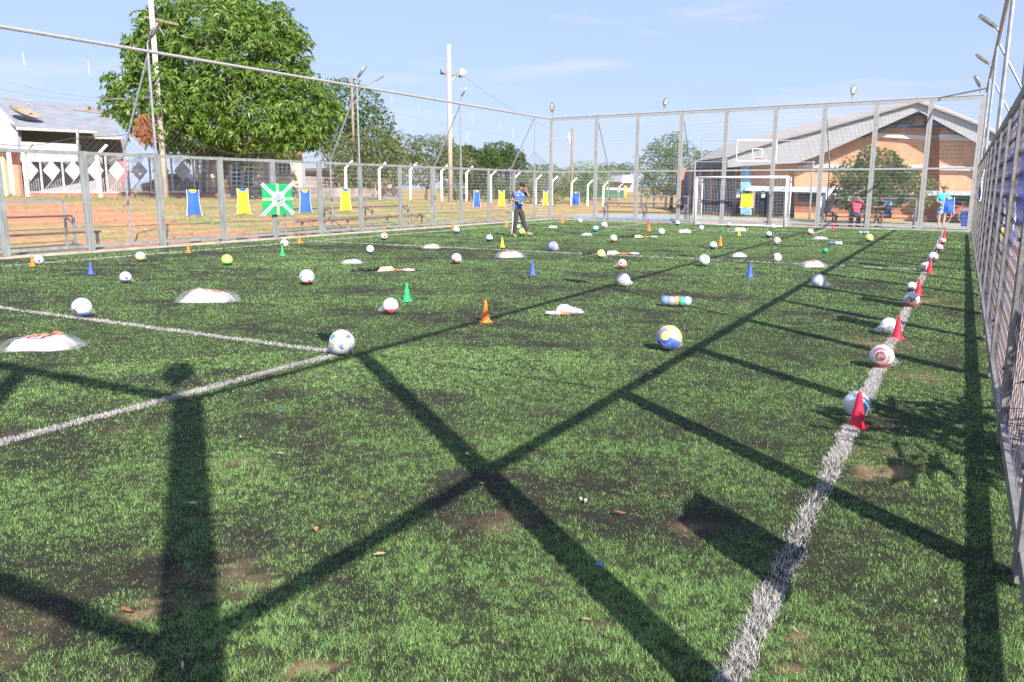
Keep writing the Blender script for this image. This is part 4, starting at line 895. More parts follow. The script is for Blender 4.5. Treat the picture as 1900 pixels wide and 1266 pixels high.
mango = tree('mango_tree', tuple(tb), [blob(420, 95, 130, 85, D0), blob(380, 40, 105, 52, D0), blob(330, 110, 85, 80, D0), blob(500, 120, 78, 72, D0), blob(300, 190, 92, 65, D0), blob(550, 205, 76, 62, D0), blob(430, 190, 120, 80, D0-.8),
      blob(272, 190, 58, 48, D0+.5), blob(360, 232, 95, 50, D0-1.2), blob(480, 240, 90, 48, D0-1), blob(562, 225, 50, 40, D0+.5), blob(440, 20, 60, 34, D0), blob(500, 60, 60, 50, D0), blob(285, 90, 48, 42, D0), blob(300, 190, 44, 56, 36.0, .5)],
      9800, .31, MANGO, 'large round mango tree with dense drooping leaves behind the left fence', trunk=.34, rosette=9, droop=.45, dens_in=.12, seed=3, wr=.24, lumps=.42)
# a dead bough on its left side
mb = at(272, 240, D0-4.2)
b_ = blob(268, 238, 9, 26, D0-4.9, .8); r_ = np.random.default_rng(5); k = 700
u_ = r_.normal(size=(k, 3)); u_ /= np.linalg.norm(u_, axis=1)[:, None]; Pp = np.array(b_[0])+u_*np.array(b_[1])*r_.uniform(.2, 1.1, k)[:, None]+np.stack([.0*u_[:, 0], .0*u_[:, 0], 0*u_[:, 0]], 1)
dd = r_.normal(0, .5, (k, 3)); dd[:, 2] -= .8; dd /= np.linalg.norm(dd, axis=1)[:, None]; tt_ = np.cross(dd, r_.normal(size=(k, 3))); tt_ /= np.linalg.norm(tt_, axis=1)[:, None]
Vv = np.stack([Pp, Pp+dd*.12+tt_*.03, Pp+dd*.28, Pp+dd*.12-tt_*.03], 1).reshape(-1, 3)-np.array(mango.location)
put('dead_bough', npmesh('dead_bough', Vv, np.arange(k*4), 4), DRY, mango, world=False, label='dead orange bough')
def tr_(u, vb, d, blobs, n, leaf, m, label, z=None, **k):
    p = at(u, vb, d); p.z = gz(p.x, p.y) if z is None else z
    return tree('tree', tuple(p), [blob(*b, d) if len(b) == 4 else blob(*b) for b in blobs], n, leaf, m, label, **k)
GT = 'trees beyond the left fence'
tr_(635, 340, 70, [(600, 175, 45, 25), (640, 195, 60, 45), (690, 240, 42, 42), (610, 230, 55, 50), (665, 270, 60, 40), (570, 220, 40, 50)], 9000, .42, DARKG, 'dark feathery tree just right of the mango tree', seed=11, trunk=.2, group=GT)
tr_(700, 350, 58, [(650, 290, 45, 35), (700, 280, 45, 40), (685, 320, 60, 30), (720, 300, 30, 28)], 7000, .30, OLIVE, 'olive bushy tree behind the second floodlight pole', seed=12, trunk=.14, group=GT)
tr_(790, 355, 66, [(755, 280, 38, 26), (800, 285, 42, 28), (840, 300, 34, 28), (770, 315, 55, 26), (815, 268, 22, 14)], 7500, .28, OLIVE, 'loose pale olive tree left of the tall white power pole', seed=13, trunk=.14, group=GT)
tr_(870, 360, 75, [(850, 300, 32, 26), (885, 310, 36, 30), (905, 300, 24, 20), (870, 280, 14, 10)], 6500, .34, DARKG, 'dark green tree right behind the tall white power pole', seed=14, trunk=.14, group=GT)
tr_(935, 362, 78, [(925, 278, 26, 12), (945, 288, 26, 12), (928, 296, 32, 12), (950, 305, 28, 12), (905, 300, 20, 12)], 5200, .32, DARKG, 'layered dark tree left of the last left-fence pole', seed=15, trunk=.14, group=GT)
for i, (u, w, hv, mm, lab) in enumerate(((858, 34, 28, DARKG, 'dark hedge shrub right of the tall white power pole'), (905, 30, 26, MIDG, 'green hedge shrub behind the blue bib'), (945, 28, 24, MIDG, 'green hedge shrub behind the standing man'), (985, 32, 24, OLIVE, 'olive hedge shrub right of the standing man'), (1030, 34, 22, OLIVE, 'olive hedge shrub behind the far left corner post'), (1085, 34, 24, MIDG, 'green shrub behind the wooden pole'), (1000, 44, 12, MIDG, 'low distant shrub over the far left corner'))):
    d = 76+i*1.5; tr_(u, 372, d, [(u-8, 342-(i == 6)*20, w*.8, hv*.8), (u+12, 338-(i == 6)*20, w*.7, hv), (u, 352, w, hv*.7)], 3600, .26, mm, lab, seed=20+i, trunk=.08, group='shrubs of the hedge beyond the pitch', cat='shrub', z=None, branch=False)
tr_(1080, 375, 95, [(1082, 318, 22, 18), (1070, 328, 26, 18), (1105, 335, 30, 20)], 3200, .30, BRIGHT, 'light green round tree right of the wooden pole', seed=31, trunk=.1, z=-.03, group=GT)
tr_(1130, 380, 105, [(1125, 312, 16, 8), (1140, 318, 34, 10), (1165, 312, 20, 8)], 2500, .30, MIDG, 'low distant tree above the grey shed', seed=32, trunk=.1, z=-.03, group=GT)
tr_(1245, 384, 64, [(1240, 272, 34, 20), (1218, 300, 34, 28), (1265, 300, 40, 28), (1240, 330, 48, 26), (1215, 345, 30, 20), (1275, 335, 26, 26), (1305, 290, 16, 8), (1250, 262, 12, 10)], 7500, .27, MIDG, 'leafy green tree left of the gym behind the back fence', seed=33, trunk=.13, z=-.03, dens_in=.35)
tr_(1625, 410, 37.5, [(1590, 330, 42, 32), (1632, 320, 46, 30), (1600, 362, 55, 28), (1655, 350, 45, 34), (1612, 296, 16, 22), (1648, 300, 26, 14), (1670, 320, 26, 16)], 15000, .17, DARKG, 'dark bushy shrub tree against the brick gym wall', seed=34, trunk=.08, lumps=.42, z=-.03, dens_in=.3, group=None)
tr_(1710, 414, 36.6, [(1695, 345, 18, 26), (1716, 338, 24, 16), (1704, 370, 22, 24), (1722, 358, 18, 20)], 1500, .15, OLIVE, 'thin sparse bare-branched bush right of the dark shrub tree', seed=35, trunk=.05, z=-.03, dens_in=.6)
p = Vector((1.15, 5.0, 0)); tree('fan_palm', tuple(p), [((1.15, 5.0, .95), (.42, .55, .35)), ((1.1, 5.6, .7), (.35, .4, .3)), ((1.2, 4.5, 1.1), (.3, .35, .25))], 260, .42, DARKG, 'small fan-leaved palm just outside the right fence', cat='plant', trunk=.05, seed=36, wr=.2)
mb = MB()
for k in range(1500):      # dry tufts
    u = rnd.choice([rnd.uniform(-300, 340), rnd.uniform(300, 1080)]); d = rnd.uniform(24, 60); q = at(u, 360, d)
    if q.x > -21: continue
    z = gz(q.x, q.y); h = rnd.uniform(.06, .22)*(1 if d < 40 else 1.5)
    for j in range(4):
        a = rnd.uniform(0, 6.28); o = Vector((math.cos(a), math.sin(a), 0))*rnd.uniform(.02, .12); w = Vector((-math.sin(a), math.cos(a), 0))*.02
        b = Vector((q.x, q.y, z-.02))+o; mb.add([b-w, b+w, b+o*.8+Vector((0, 0, h))], [(0, 1, 2)])
put('dry_grass', mb, leafmat('dry grass blade', [(.42, .32, .12), (.30, .30, .10), (.18, .24, .07), (.50, .40, .20)], .3, .8), label='tufts of dry grass on the earth bank behind the left fence', cat='grass', kind='stuff')

# ------------------------------------------------------------------ bent concrete fence posts along the street
def bent_post(u, vt, vb, d, label, s=1, lean=0.0):
    p = at(u, vb, d); z = p.z; h = (vb-vt)*d/F; root = empty('bent_fence_post', p, label=label, cat='fence post', group='white bent concrete fence posts')
    ax = Vector((RT[0], RT[1], 0)); mb = MB(); w = .15; top = Vector((p.x, p.y, z+h*.82)); mb.beam((p.x, p.y, z-.35), top, w, w, ax); mb.beam(top-Vector((0, 0, .04)), top+ax*h*.20*s+Vector((0, 0, h*.18)), w*.8, w*.8, (0, 0, 1))
    put('post_shaft', mb, WCONC, root); return root
prev = None
for i, (u, vt, vb, d) in enumerate([(52, 268, 360, 38.6), (188, 272, 369, 39.5), (312, 285, 371, 36), (643, 300, 367, 50), (705, 303, 368, 53), (762, 304, 368, 55), (820, 307, 368, 57), (866, 310, 371, 60), (911, 316, 374, 62), (954, 321, 376, 64), (994, 325, 378, 67), (1024, 328, 380, 69),
        (1060, 331, 380, 71), (1090, 335, 381, 71), (1119, 338, 381, 71), (1147, 341, 382, 70), (1190, 347, 383, 68), (1213, 350, 384, 67), (1235, 353, 386, 65), (1260, 358, 389, 62)]):
    if i == 2: continue
    names = {0: 'leftmost white post in front of the gate', 1: 'second white post, in front of the gate', 3: 'bent white post above the yellow bib', 4: 'first bent white post right of the yellow bib', 5: 'second bent white post right of the yellow bib', 6: 'bent white post just left of the tall power pole', 7: 'bent white post just right of the tall power pole', 8: 'bent white post right of the blue bib on the left fence',
             9: 'bent white post directly behind the standing man', 10: 'bent white post right of the standing man', 11: 'bent white post behind the far corner post', 12: 'bent white post behind the blue corner bib', 13: 'bent white post right of the blue corner bib', 14: 'bent white post above the left end of the back bleacher', 15: 'bent white post above the middle of the back bleacher',
             16: 'first of the bent white posts between the bleacher and the leafy tree', 17: 'second of the bent white posts between the bleacher and the leafy tree', 18: 'third of the bent white posts between the bleacher and the leafy tree', 19: 'last bent white post left of the goal'}
    bent_post(u, vt, vb, d, names[i])

# ------------------------------------------------------------------ utility poles and wires
POLE = mat('weathered concrete pole', (.66, .58, .50), .85, 0, .15, 2, .15); WOOD = mat('weathered timber pole', (.30, .23, .18), .9, 0, .2, 3, .2, stretch=(6, 6, .6))
def pole(u, vt, vb, d, w, m, label):
    p = at(u, vb, d); h = (vb-vt)*d/F; root = empty('utility_pole', p, label=label, cat='utility pole'); mb = MB(); mb.cyl(p-Vector((0, 0, .5)), p+Vector((0, 0, h)), w, w*.72, 10); put('shaft', mb, m, root, sm=True); return root, p, h
ax = Vector((RT[0], RT[1], 0)).normalized(); dpv = Vector((FW[0], FW[1], 0)).normalized()
r1, p1, h1 = pole(308, -22, 366, 36.9, .145, POLE, 'beige concrete power pole standing in the left side of the mango tree')
q = at(302, 39, 36.4); mb = MB(); mb.beam(q-ax*.88+Vector((0, 0, .20))+dpv*.1, q+ax*.80-Vector((0, 0, .20))-dpv*.2, .09, .10); put('crossarm', mb, WOOD, r1)
mb = MB(); mb.tube([q-ax*.4+Vector((0, 0, .05)), q-Vector((0, 0, .6))], .02, 5); mb.tube([q+ax*.4-Vector((0, 0, .1)), q-Vector((0, 0, .6))], .02, 5); put('arm_brace', mb, PIPE, r1)
r2, p2, h2 = pole(659, 150, 350, 60, .13, WOOD, 'slim brown pole with a long curved street lamp arm right of the mango tree')
mb = MB(); a = at(659, 192, 60); b = at(690, 153, 60); c = at(700, 148, 60); mb.tube([a, at(668, 178, 60), at(680, 162, 60), b, c], .045, 6); put('lamp_arm', mb, PIPE, r2)
mb = MB(); mb.beam(at(698, 149, 60), at(712, 141, 60), .22, .12); put('lamp_head', mb, LAMPG, r2)
r3, p3, h3 = pole(836, 97, 367, 52, .17, mat('pale concrete pole', (.56, .49, .43), .85, 0, .12, 2, .15), 'tall pale concrete power pole with a crossarm and a white floodlight')
mb = MB(); mb.beam(at(817, 136, 52), at(858, 143, 52), .10, .12); put('crossarm', mb, WOOD, r3)
mb = MB(); mb.tube([at(826, 139, 52), at(836, 152, 51.8), at(846, 141, 52)], .03, 5); put('arm_brace', mb, PIPE, r3)
mb = MB(); c = at(857, 137, 51.9); mb.cyl(c-ax*.12-Vector((0, 0, .15)), c+ax*.16+Vector((0, 0, .22)), .10, .24, 12); put('floodlight_head', mb, WPAINT, r3, sm=True)
mb = MB()
for uu in (818, 828, 848): s_ = at(uu, 134+(uu-818)*.17, 52); mb.cyl(s_, s_+Vector((0, 0, .16)), .045, .03, 8)
put('insulator', mb, mat('brown ceramic', (.35, .25, .20), .3), r3)
r4, p4, h4 = pole(1060, 243, 382, 76, .16, WOOD, 'brown wooden pole with a column of insulators right of the far corner post')
mb = MB()
for k in range(4): s_ = at(1056.5, 249+k*5, 75.9); mb.cyl(s_-ax*.14, s_+ax*.08, .07, .07, 8)
put('insulator', mb, WPAINT, r4)
G5 = 'power lines'
WR = mat('wire', (.30, .30, .36), .6)
for k, (a, b, lab) in enumerate(((at(-60, 128, 36), at(302, 180, 37.6), 'upper power line running left from the beige pole'), (at(-60, 150, 36), at(304, 175, 37.6), 'lower power line running left from the beige pole'), (at(660, 190, 60), at(1058, 262, 76), 'sagging power line from the brown lamp pole to the wooden pole'), (at(858, 140, 52), at(1056, 250, 76), 'power line from the white pole crossarm to the wooden pole'))):
    cable('power_line', a, b, .5, .012, WR, lab, 'power line', 16, G5)

# ------------------------------------------------------------------ bleachers (thin frames with two planks and a rail)
def bleacher(A, B, n, hs, label, outw):
    A, B = Vector(A), Vector(B); d = (B-A).normalized(); root = empty('bleacher', A, label=label, cat='bleacher', group='low bleacher frames around the pitch'); up = Vector((0, 0, 1)); o = Vector(outw).normalized()
    L = (B-A).length
    mb = MB(); mb.beam(A+up*hs[0], B+d*.35+up*hs[0], .24, .045); put('lower_plank', mb, DRED, root)
    mb = MB(); mb.beam(A+o*.6+up*hs[1], B+o*.6+up*hs[1], .24, .045); put('upper_plank', mb, DRED, root)
    mb = MB(); mb.beam(A+o*.85+up*hs[2], B+o*.85+up*hs[2], .05, .05); put('back_rail', mb, PIPE, root)
    for k in range(n):
        t = A+d*(L*k/(n-1)); mb = MB(); mb.beam(t+o*.85, t+o*.85+up*hs[2], .05, .05, d); mb.beam(t+o*.5, t+o*.5+up*hs[1], .06, .06, d); mb.beam(t+d*.3+o*.0, t+d*.3+up*hs[0], .06, .06, d); mb.beam(t+o*.85+up*(hs[1]-.03), t+up*(hs[0]-.03)+o*.0, .04, .04); put('support_frame', mb, PIPE, root)
bleacher((-19.9, 4.5, 0), (-19.9, 12.9, 0), 4, (.42, .83, 1.20), 'long bleacher frame with dark red planks behind the left end of the fence', (-1, 0, 0))
bleacher((-19.9, 20.5, 0), (-19.9, 27.6, 0), 4, (.42, .83, 1.20), 'bleacher frame behind the yellow bib on the left fence', (-1, 0, 0))
pa = on_line(1112, (BA[0], BA[1]+1.0), (BB[0], BB[1]+1.0)); pb = on_line(1262, (BA[0], BA[1]+1.0), (BB[0], BB[1]+1.0)); bleacher(pa, pb, 3, (.42, .83, 1.20), 'bleacher frame behind the back fence left of the goal', (.1, 1, 0))
pa = on_line(1512, (BA[0], BA[1]+1.0), (BB[0], BB[1]+1.0)); pb = on_line(1690, (BA[0], BA[1]+1.0), (BB[0], BB[1]+1.0)); bleacher(pa, pb, 3, (.42, .83, 1.20), 'bleacher frame with people sitting on it, right of the goal', (.1, 1, 0))
BENCH = (pa, pb)

# ------------------------------------------------------------------ left house with decorated gate
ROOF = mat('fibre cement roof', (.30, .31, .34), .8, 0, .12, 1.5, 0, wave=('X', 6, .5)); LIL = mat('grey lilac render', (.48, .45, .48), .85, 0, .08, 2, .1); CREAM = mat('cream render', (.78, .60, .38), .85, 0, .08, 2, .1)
RDW = mat('terracotta painted wall', (.50, .17, .13), .85, 0, .15, 3, .1); TILE = mat('clay roof tile', (.42, .26, .20), .85, 0, .3, 12, .4); WIN = mat('dark window', (.05, .06, .07), .2, 0, .2, 4); FASC = mat('pale fascia', (.42, .39, .37), .8)
def quadsolid(name, pts, th, m, root, nrm=None):
    pts = [Vector(p) for p in pts]; n = (pts[1]-pts[0]).cross(pts[2]-pts[0]).normalized() if nrm is None else Vector(nrm); mb = MB(); mb.prism(pts, n*th); return put(name, mb, m, root)
def house_left():
    root = empty('house', at(60, 358, 56), label='single-storey house with grey sheet roofs behind the white gate, far left', cat='house')
    # main roof slope facing the pitch, its gable edge and the lower wing
    quadsolid('roof', [at(-120, 285, 50), at(-60, 180, 58), at(0, 180, 60), at(122, 192, 62), at(180, 243, 53), at(30, 235, 50), at(0, 216, 51), at(-60, 250, 50)], .12, ROOF, root, (0, 0, -1))
    quadsolid('fascia', [at(30, 235.5, 49.9), at(181, 243.5, 52.9), at(181, 248, 52.9), at(30, 241, 49.9)], .1, FASC, root)
    quadsolid('roof', [at(140, 218, 62), at(205, 214, 64), at(226, 252, 56), at(168, 249, 55)], .1, ROOF, root, (0, 0, -1))
    quadsolid('fascia', [at(146, 252, 54.8), at(226, 254, 55.8), at(226, 259, 55.8), at(146, 257, 54.8)], .1, FASC, root)
    quadsolid('upper_roof', [at(123, 200, 63), at(122, 191, 66), at(178, 193, 67), at(202, 209, 63)], .1, ROOF, root, (0, 0, -1))
    quadsolid('tile_edge', [at(123, 200.5, 62.8), at(202, 209.5, 62.8), at(202, 213, 62.8), at(123, 203, 62.8)], .15, TILE, root)
    quadsolid('wall', [at(-120, 285, 50.4), at(-60, 225, 50.4), at(0, 200, 50.4), at(34, 238, 50.4), at(34, 300, 50.4), at(34, 365, 50.4), at(-120, 365, 50.4)], .2, LIL, root)
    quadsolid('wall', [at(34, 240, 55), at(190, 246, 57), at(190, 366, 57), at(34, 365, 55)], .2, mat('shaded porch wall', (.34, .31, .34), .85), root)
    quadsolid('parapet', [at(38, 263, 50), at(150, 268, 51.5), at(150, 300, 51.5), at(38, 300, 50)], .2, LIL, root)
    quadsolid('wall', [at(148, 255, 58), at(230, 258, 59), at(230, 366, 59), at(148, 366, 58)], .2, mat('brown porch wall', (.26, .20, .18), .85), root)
    for u in (37, 144): mb = MB(); mb.beam(at(u, 240, 50.6), at(u, 300, 50.6), .12, .12, ax); put('porch_post', mb, FASC, root)
    # dish aerial
    c = at(48, 207, 52); dn = (ax*.43+Vector((0, 0, .86))-dpv*.06).normalized(); t = dn.orthogonal().normalized(); b = dn.cross(t); mb = MB(); R_ = .98; V = [c-dn*.28]; K = 20
    for rr in (.35, .7, 1.0):
        for k in range(K): a = 2*math.pi*k/K; V.append(c-dn*.28*(1-rr*rr)+(t*math.cos(a)+b*math.sin(a))*R_*rr)
    Fc = [(0, 1+k, 1+(k+1) % K) for k in range(K)]
    for j in range(2): Fc += [(1+j*K+k, 1+(j+1)*K+k, 1+(j+1)*K+(k+1) % K, 1+j*K+(k+1) % K) for k in range(K)]
    mb.add(V, Fc); mb.add([v-dn*.03 for v in V], [tuple(reversed(f)) for f in Fc]); d_ = empty('satellite_dish', c, label='tan satellite dish on the grey roof at the far left', cat='satellite dish'); put('dish', mb, mat('tan mesh dish', (.33, .27, .20), .8), d_, sm=True)
    mb = MB(); mb.cyl(c-Vector((0, 0, .9)), c-dn*.28, .05, n=6); mb.cyl(c-dn*.28, c+dn*.5, .02, n=5); mb.sphere(c+dn*.5, .09, 8, 6); put('feed_mount', mb, FASC, d_)
house_left()
GPAINT = mat('grey-white gate paint', (.50, .49, .50), .5, 0, .12, 4)
def gate():
    A = at(40, 358, 46.5); B = at(362, 358, 46.5); zb = A.z; root = empty('decorated_gate', A, label='white steel fence with diamond plates and slanted bars along the street', cat='gate'); d = (B-A).normalized(); L = (B-A).length; up = Vector((0, 0, 1)); h = 2.25; n = 8; w = L/n
    def P(x, z, o=0.0): q = A+d*x+dpv*o; return Vector((q.x, q.y, zb+z))
    mb = MB(); mb.beam(P(0, h-.03), P(L, h-.03), .07, .07); put('top_bar', mb, GPAINT, root)
    mb = MB(); mb.beam(P(0, .04), P(L, .04), .07, .07); put('bottom_bar', mb, GPAINT, root)
    for k in range(n+1): mb = MB(); mb.beam(P(k*w, 0), P(k*w, h), .08, .08, d); put('upright', mb, GPAINT, root)
    for k in range(n):
        x0 = k*w; c = x0+w*.5; mb = MB(); s_ = w*.40; cz = 1.28; mb.prism([P(c-s_, cz, -.03), P(c, cz-s_*1.15, -.03), P(c+s_, cz, -.03), P(c, cz+s_*1.15, -.03)], dpv*.03); put('diamond_plate', mb, GPAINT, root)
        mb = MB(); mb.beam(P(x0+.02, h-.055), P(x0+w-.02, h-.055), .02, .02); mb.beam(P(x0+.02, .055), P(x0+w-.02, .055), .02, .02); mb.beam(P(x0+.045, .05), P(x0+.045, h-.05), .02, .02, d)
        for j in range(7):          # slanted bars above
            t = j/7; a0 = x0+.05+t*w*.9; zt = h-.05; ln = (.25+.75*t)*.78; mb.beam(P(a0, zt), P(max(x0+.04, a0-ln), zt-min(ln, a0-x0-.04)-.0), .028, .028)
        for j in range(4): mb.beam(P(x0+w*(.55+.1*j), h-.05), P(x0+w*(.20+.11*j), h-.45-.06*j), .028, .028)
        for j in range(9):          # upright bars below
            xx = x0+w*(j+.5)/9; mb.beam(P(xx, .06), P(xx, .10+.85*((j+1)/9)), .025, .025, d)
        mb.beam(P(x0+.04, .1), P(c+s_*.5, cz-s_*.55), .035, .035); put('bar_pattern', mb, GPAINT, root)
gate()
mb = MB(); A = at(40, 359, 46.3); B = at(400, 358, 46.3); mb.prism([A, B, Vector((B.x, B.y, B.z-.75)), Vector((A.x, A.y, A.z-.75))], dpv*.3); put('low_wall', mb, RDW, label='low terracotta red wall under the white gate', cat='wall')
mb = MB(); A = at(-60, 280, 45); B = at(5, 282, 45); mb.prism([A, B, Vector((B.x, B.y, .8)), Vector((A.x, A.y, .8))], dpv*.3); put('cream_wall', mb, CREAM, label='cream wall end at the left edge beside the gate', cat='wall')
mb = MB(); A = at(20, 283, 45.5); B = at(30, 283, 45.5); mb.prism([A, B, Vector((B.x, B.y, .8)), Vector((A.x, A.y, .8))], dpv*.3); put('gate_pillar', mb, mat('salmon painted pillar', (.68, .30, .20), .8), label='salmon coloured gate pillar at the far left', cat='pillar')
mb = MB(); A = at(-80, 273, 44.6); B = at(24, 276, 44.6); mb.prism([A, B, Vector((B.x, B.y, B.z-.18)), Vector((A.x, A.y, A.z-.18))], dpv*1.2); put('gate_canopy', mb, mat('pale tile canopy', (.72, .48, .30), .8), label='pale orange canopy edge above the cream wall', cat='canopy')
def parked_thing():       # dark red car and red panel glimpsed through the gate
    c = at(330, 345, 50); root = empty('parked_car', c, math.atan2(ax.y, ax.x), label='dark parked car glimpsed through the white gate', cat='car')
    mb = MB(); mb.prism([(-1.9, -.8, -.35), (-1.95, -.8, .1), (-1.3, -.8, .25), (-.8, -.8, .72), (.6, -.8, .75), (1.2, -.8, .28), (1.9, -.8, .15), (1.95, -.8, -.35)], (0, 1.6, 0)); put('body', mb, mat('dark car paint', (.10, .03, .04), .3, 0, .1, 3, coat=.5), root, world=False)
    mb = MB(); mb.prism([(-1.15, -.82, .28), (-.75, -.82, .66), (.5, -.82, .68), (1.0, -.82, .3)], (0, 1.64, 0)); put('windows', mb, WIN, root, world=False)
    for x in (-1.2, 1.2):
        for y in (-.78, .6): mb = MB(); mb.cyl((x, y, -.35), (x, y+.2, -.35), .3, n=16); put('wheel', mb, BLACK, root, world=False)
    mb = MB(); q = at(228, 312, 49); mb.prism([at(222, 300, 49), at(236, 296, 49), at(240, 322, 49), at(226, 345, 49), at(221, 330, 49)], dpv*.05); put('hanging_towel', mb, mat('coral towel', (.75, .15, .15), .8), label='coral red cloth hanging behind the white gate', cat='cloth')
parked_thing()

def cream_house():
    root = empty('house', at(440, 358, 50), label='cream house with white grid windows behind the mango trunk', cat='house'); d = 50
    quadsolid('wall', [at(362, 290, d), at(362, 366, d), at(540, 366, d), at(560, 358, d), at(560, 285, d), at(500, 268, d)], .25, CREAM, root, dpv)
    quadsolid('porch_shadow_wall', [at(366, 285, d-.3), at(388, 285, d-.3), at(386, 325, d-.3), at(367, 345, d-.3)], .05, mat('dark brown porch shade', (.14, .09, .07), .7), root, dpv)  # dark sheet painted where the porch lies in shade
    quadsolid('roof', [at(352, 286, d-.6), at(380, 262, d+3), at(520, 258, d+3), at(566, 283, d-.6)], .12, TILE, root, (0, 0, -1))
    def win(u0, u1, v0, v1, nu, nv):
        f_ = quadsolid('window', [at(u0, v0, d-.06), at(u1, v0, d-.06), at(u1, v1, d-.06), at(u0, v1, d-.06)], .04, WIN, root, dpv)
        mb = MB()
        for k in range(nu+1): u = u0+(u1-u0)*k/nu; mb.beam(at(u, v0, d-.12), at(u, v1, d-.12), .05, .05, ax)
        for k in range(nv+1): v = v0+(v1-v0)*k/nv; mb.beam(at(u0, v, d-.12), at(u1, v, d-.12), .05, .05)
        g = put('window_grid', mb, WPAINT, None); 
        g.parent = f_; g.data.transform(Matrix.Translation(-rootloc(f_)))
    win(430, 448, 296, 352, 2, 7); win(452, 470, 296, 354, 2, 8); win(516, 540, 296, 324, 3, 4)
    for u in (385, 495, 372): mb = MB(); mb.beam(at(u, 292, d-1.2), at(u, 362, d-1.2), .16, .16, ax); put('column', mb, FASC, root)
    for u in (404,): mb = MB(); mb.beam(at(u, 300, d-2), at(u, 372, d-2), .22, .22, ax); put('column', mb, mat('peach column', (.70, .52, .38), .8), root)
cream_house()
mb = MB(); A = at(566, 318, 58); B = at(742, 322, 66); mb.prism([A, B, Vector((B.x, B.y, .3)), Vector((A.x, A.y, .3))], dpv*.2); put('boundary_wall', mb, mat('stained grey wall', (.44, .36, .33), .9, 0, .25, .8, .2), label='stained greyish boundary wall behind the bent white posts', cat='wall')
mb = MB(); A = at(566, 312, 57.5); B = at(720, 314, 64); mb.prism([A, B, Vector((B.x, B.y, B.z-.25)), Vector((A.x, A.y, A.z-.25))], dpv*.8); put('wall_canopy', mb, mat('dark timber canopy', (.16, .13, .09), .9), label='dark canopy strip over the stained grey wall', cat='canopy')
mb = MB(); A = at(415, 346, 44); B = at(740, 350, 60); mb.prism([A, B, Vector((B.x, B.y, B.z-.7)), Vector((A.x, A.y, A.z-.5))], dpv*.2)
put('kerb_wall', mb, mat('low plinth wall', (.42, .34, .30), .9, 0, .2, 1, .2), label='low grey plinth running right from the mango trunk', cat='wall')
# far shed and green screen
sh = empty('shed', at(1145, 352, 100), label='small shed with a grey and white roof beyond the back fence', cat='shed')
quadsolid('roof', [at(1120, 333, 100), at(1124, 323, 104), at(1156, 324, 104), at(1154, 336, 100)], .2, ROOF, sh, (0, 0, -1)); quadsolid('roof', [at(1154, 336, 100), at(1153, 324, 104), at(1172, 325, 104), at(1176, 336, 100)], .2, WPAINT, sh, (0, 0, -1)); quadsolid('wall', [at(1122, 335, 101), at(1174, 337, 101), at(1174, 356, 101), at(1122, 356, 101)], .2, LIL, sh, dpv)
mb = MB(); mb.prism([at(1050, 352, 90), at(1160, 353, 88), at(1160, 368, 88), at(1050, 366, 90)], dpv*.1); put('green_screen', mb, mat('green shade cloth', (.05, .17, .10), .9), label='green shade cloth screen beyond the bent white posts', cat='screen')
mb = MB(); mb.prism([at(1158, 345, 80), at(1163, 345, 80), at(1163, 366, 80), at(1158, 366, 80)], dpv*.1); put('yellow_panel', mb, mat('yellow panel', (.70, .50, .05), .7), label='small yellow panel beyond the back fence near the leafy tree', cat='panel')

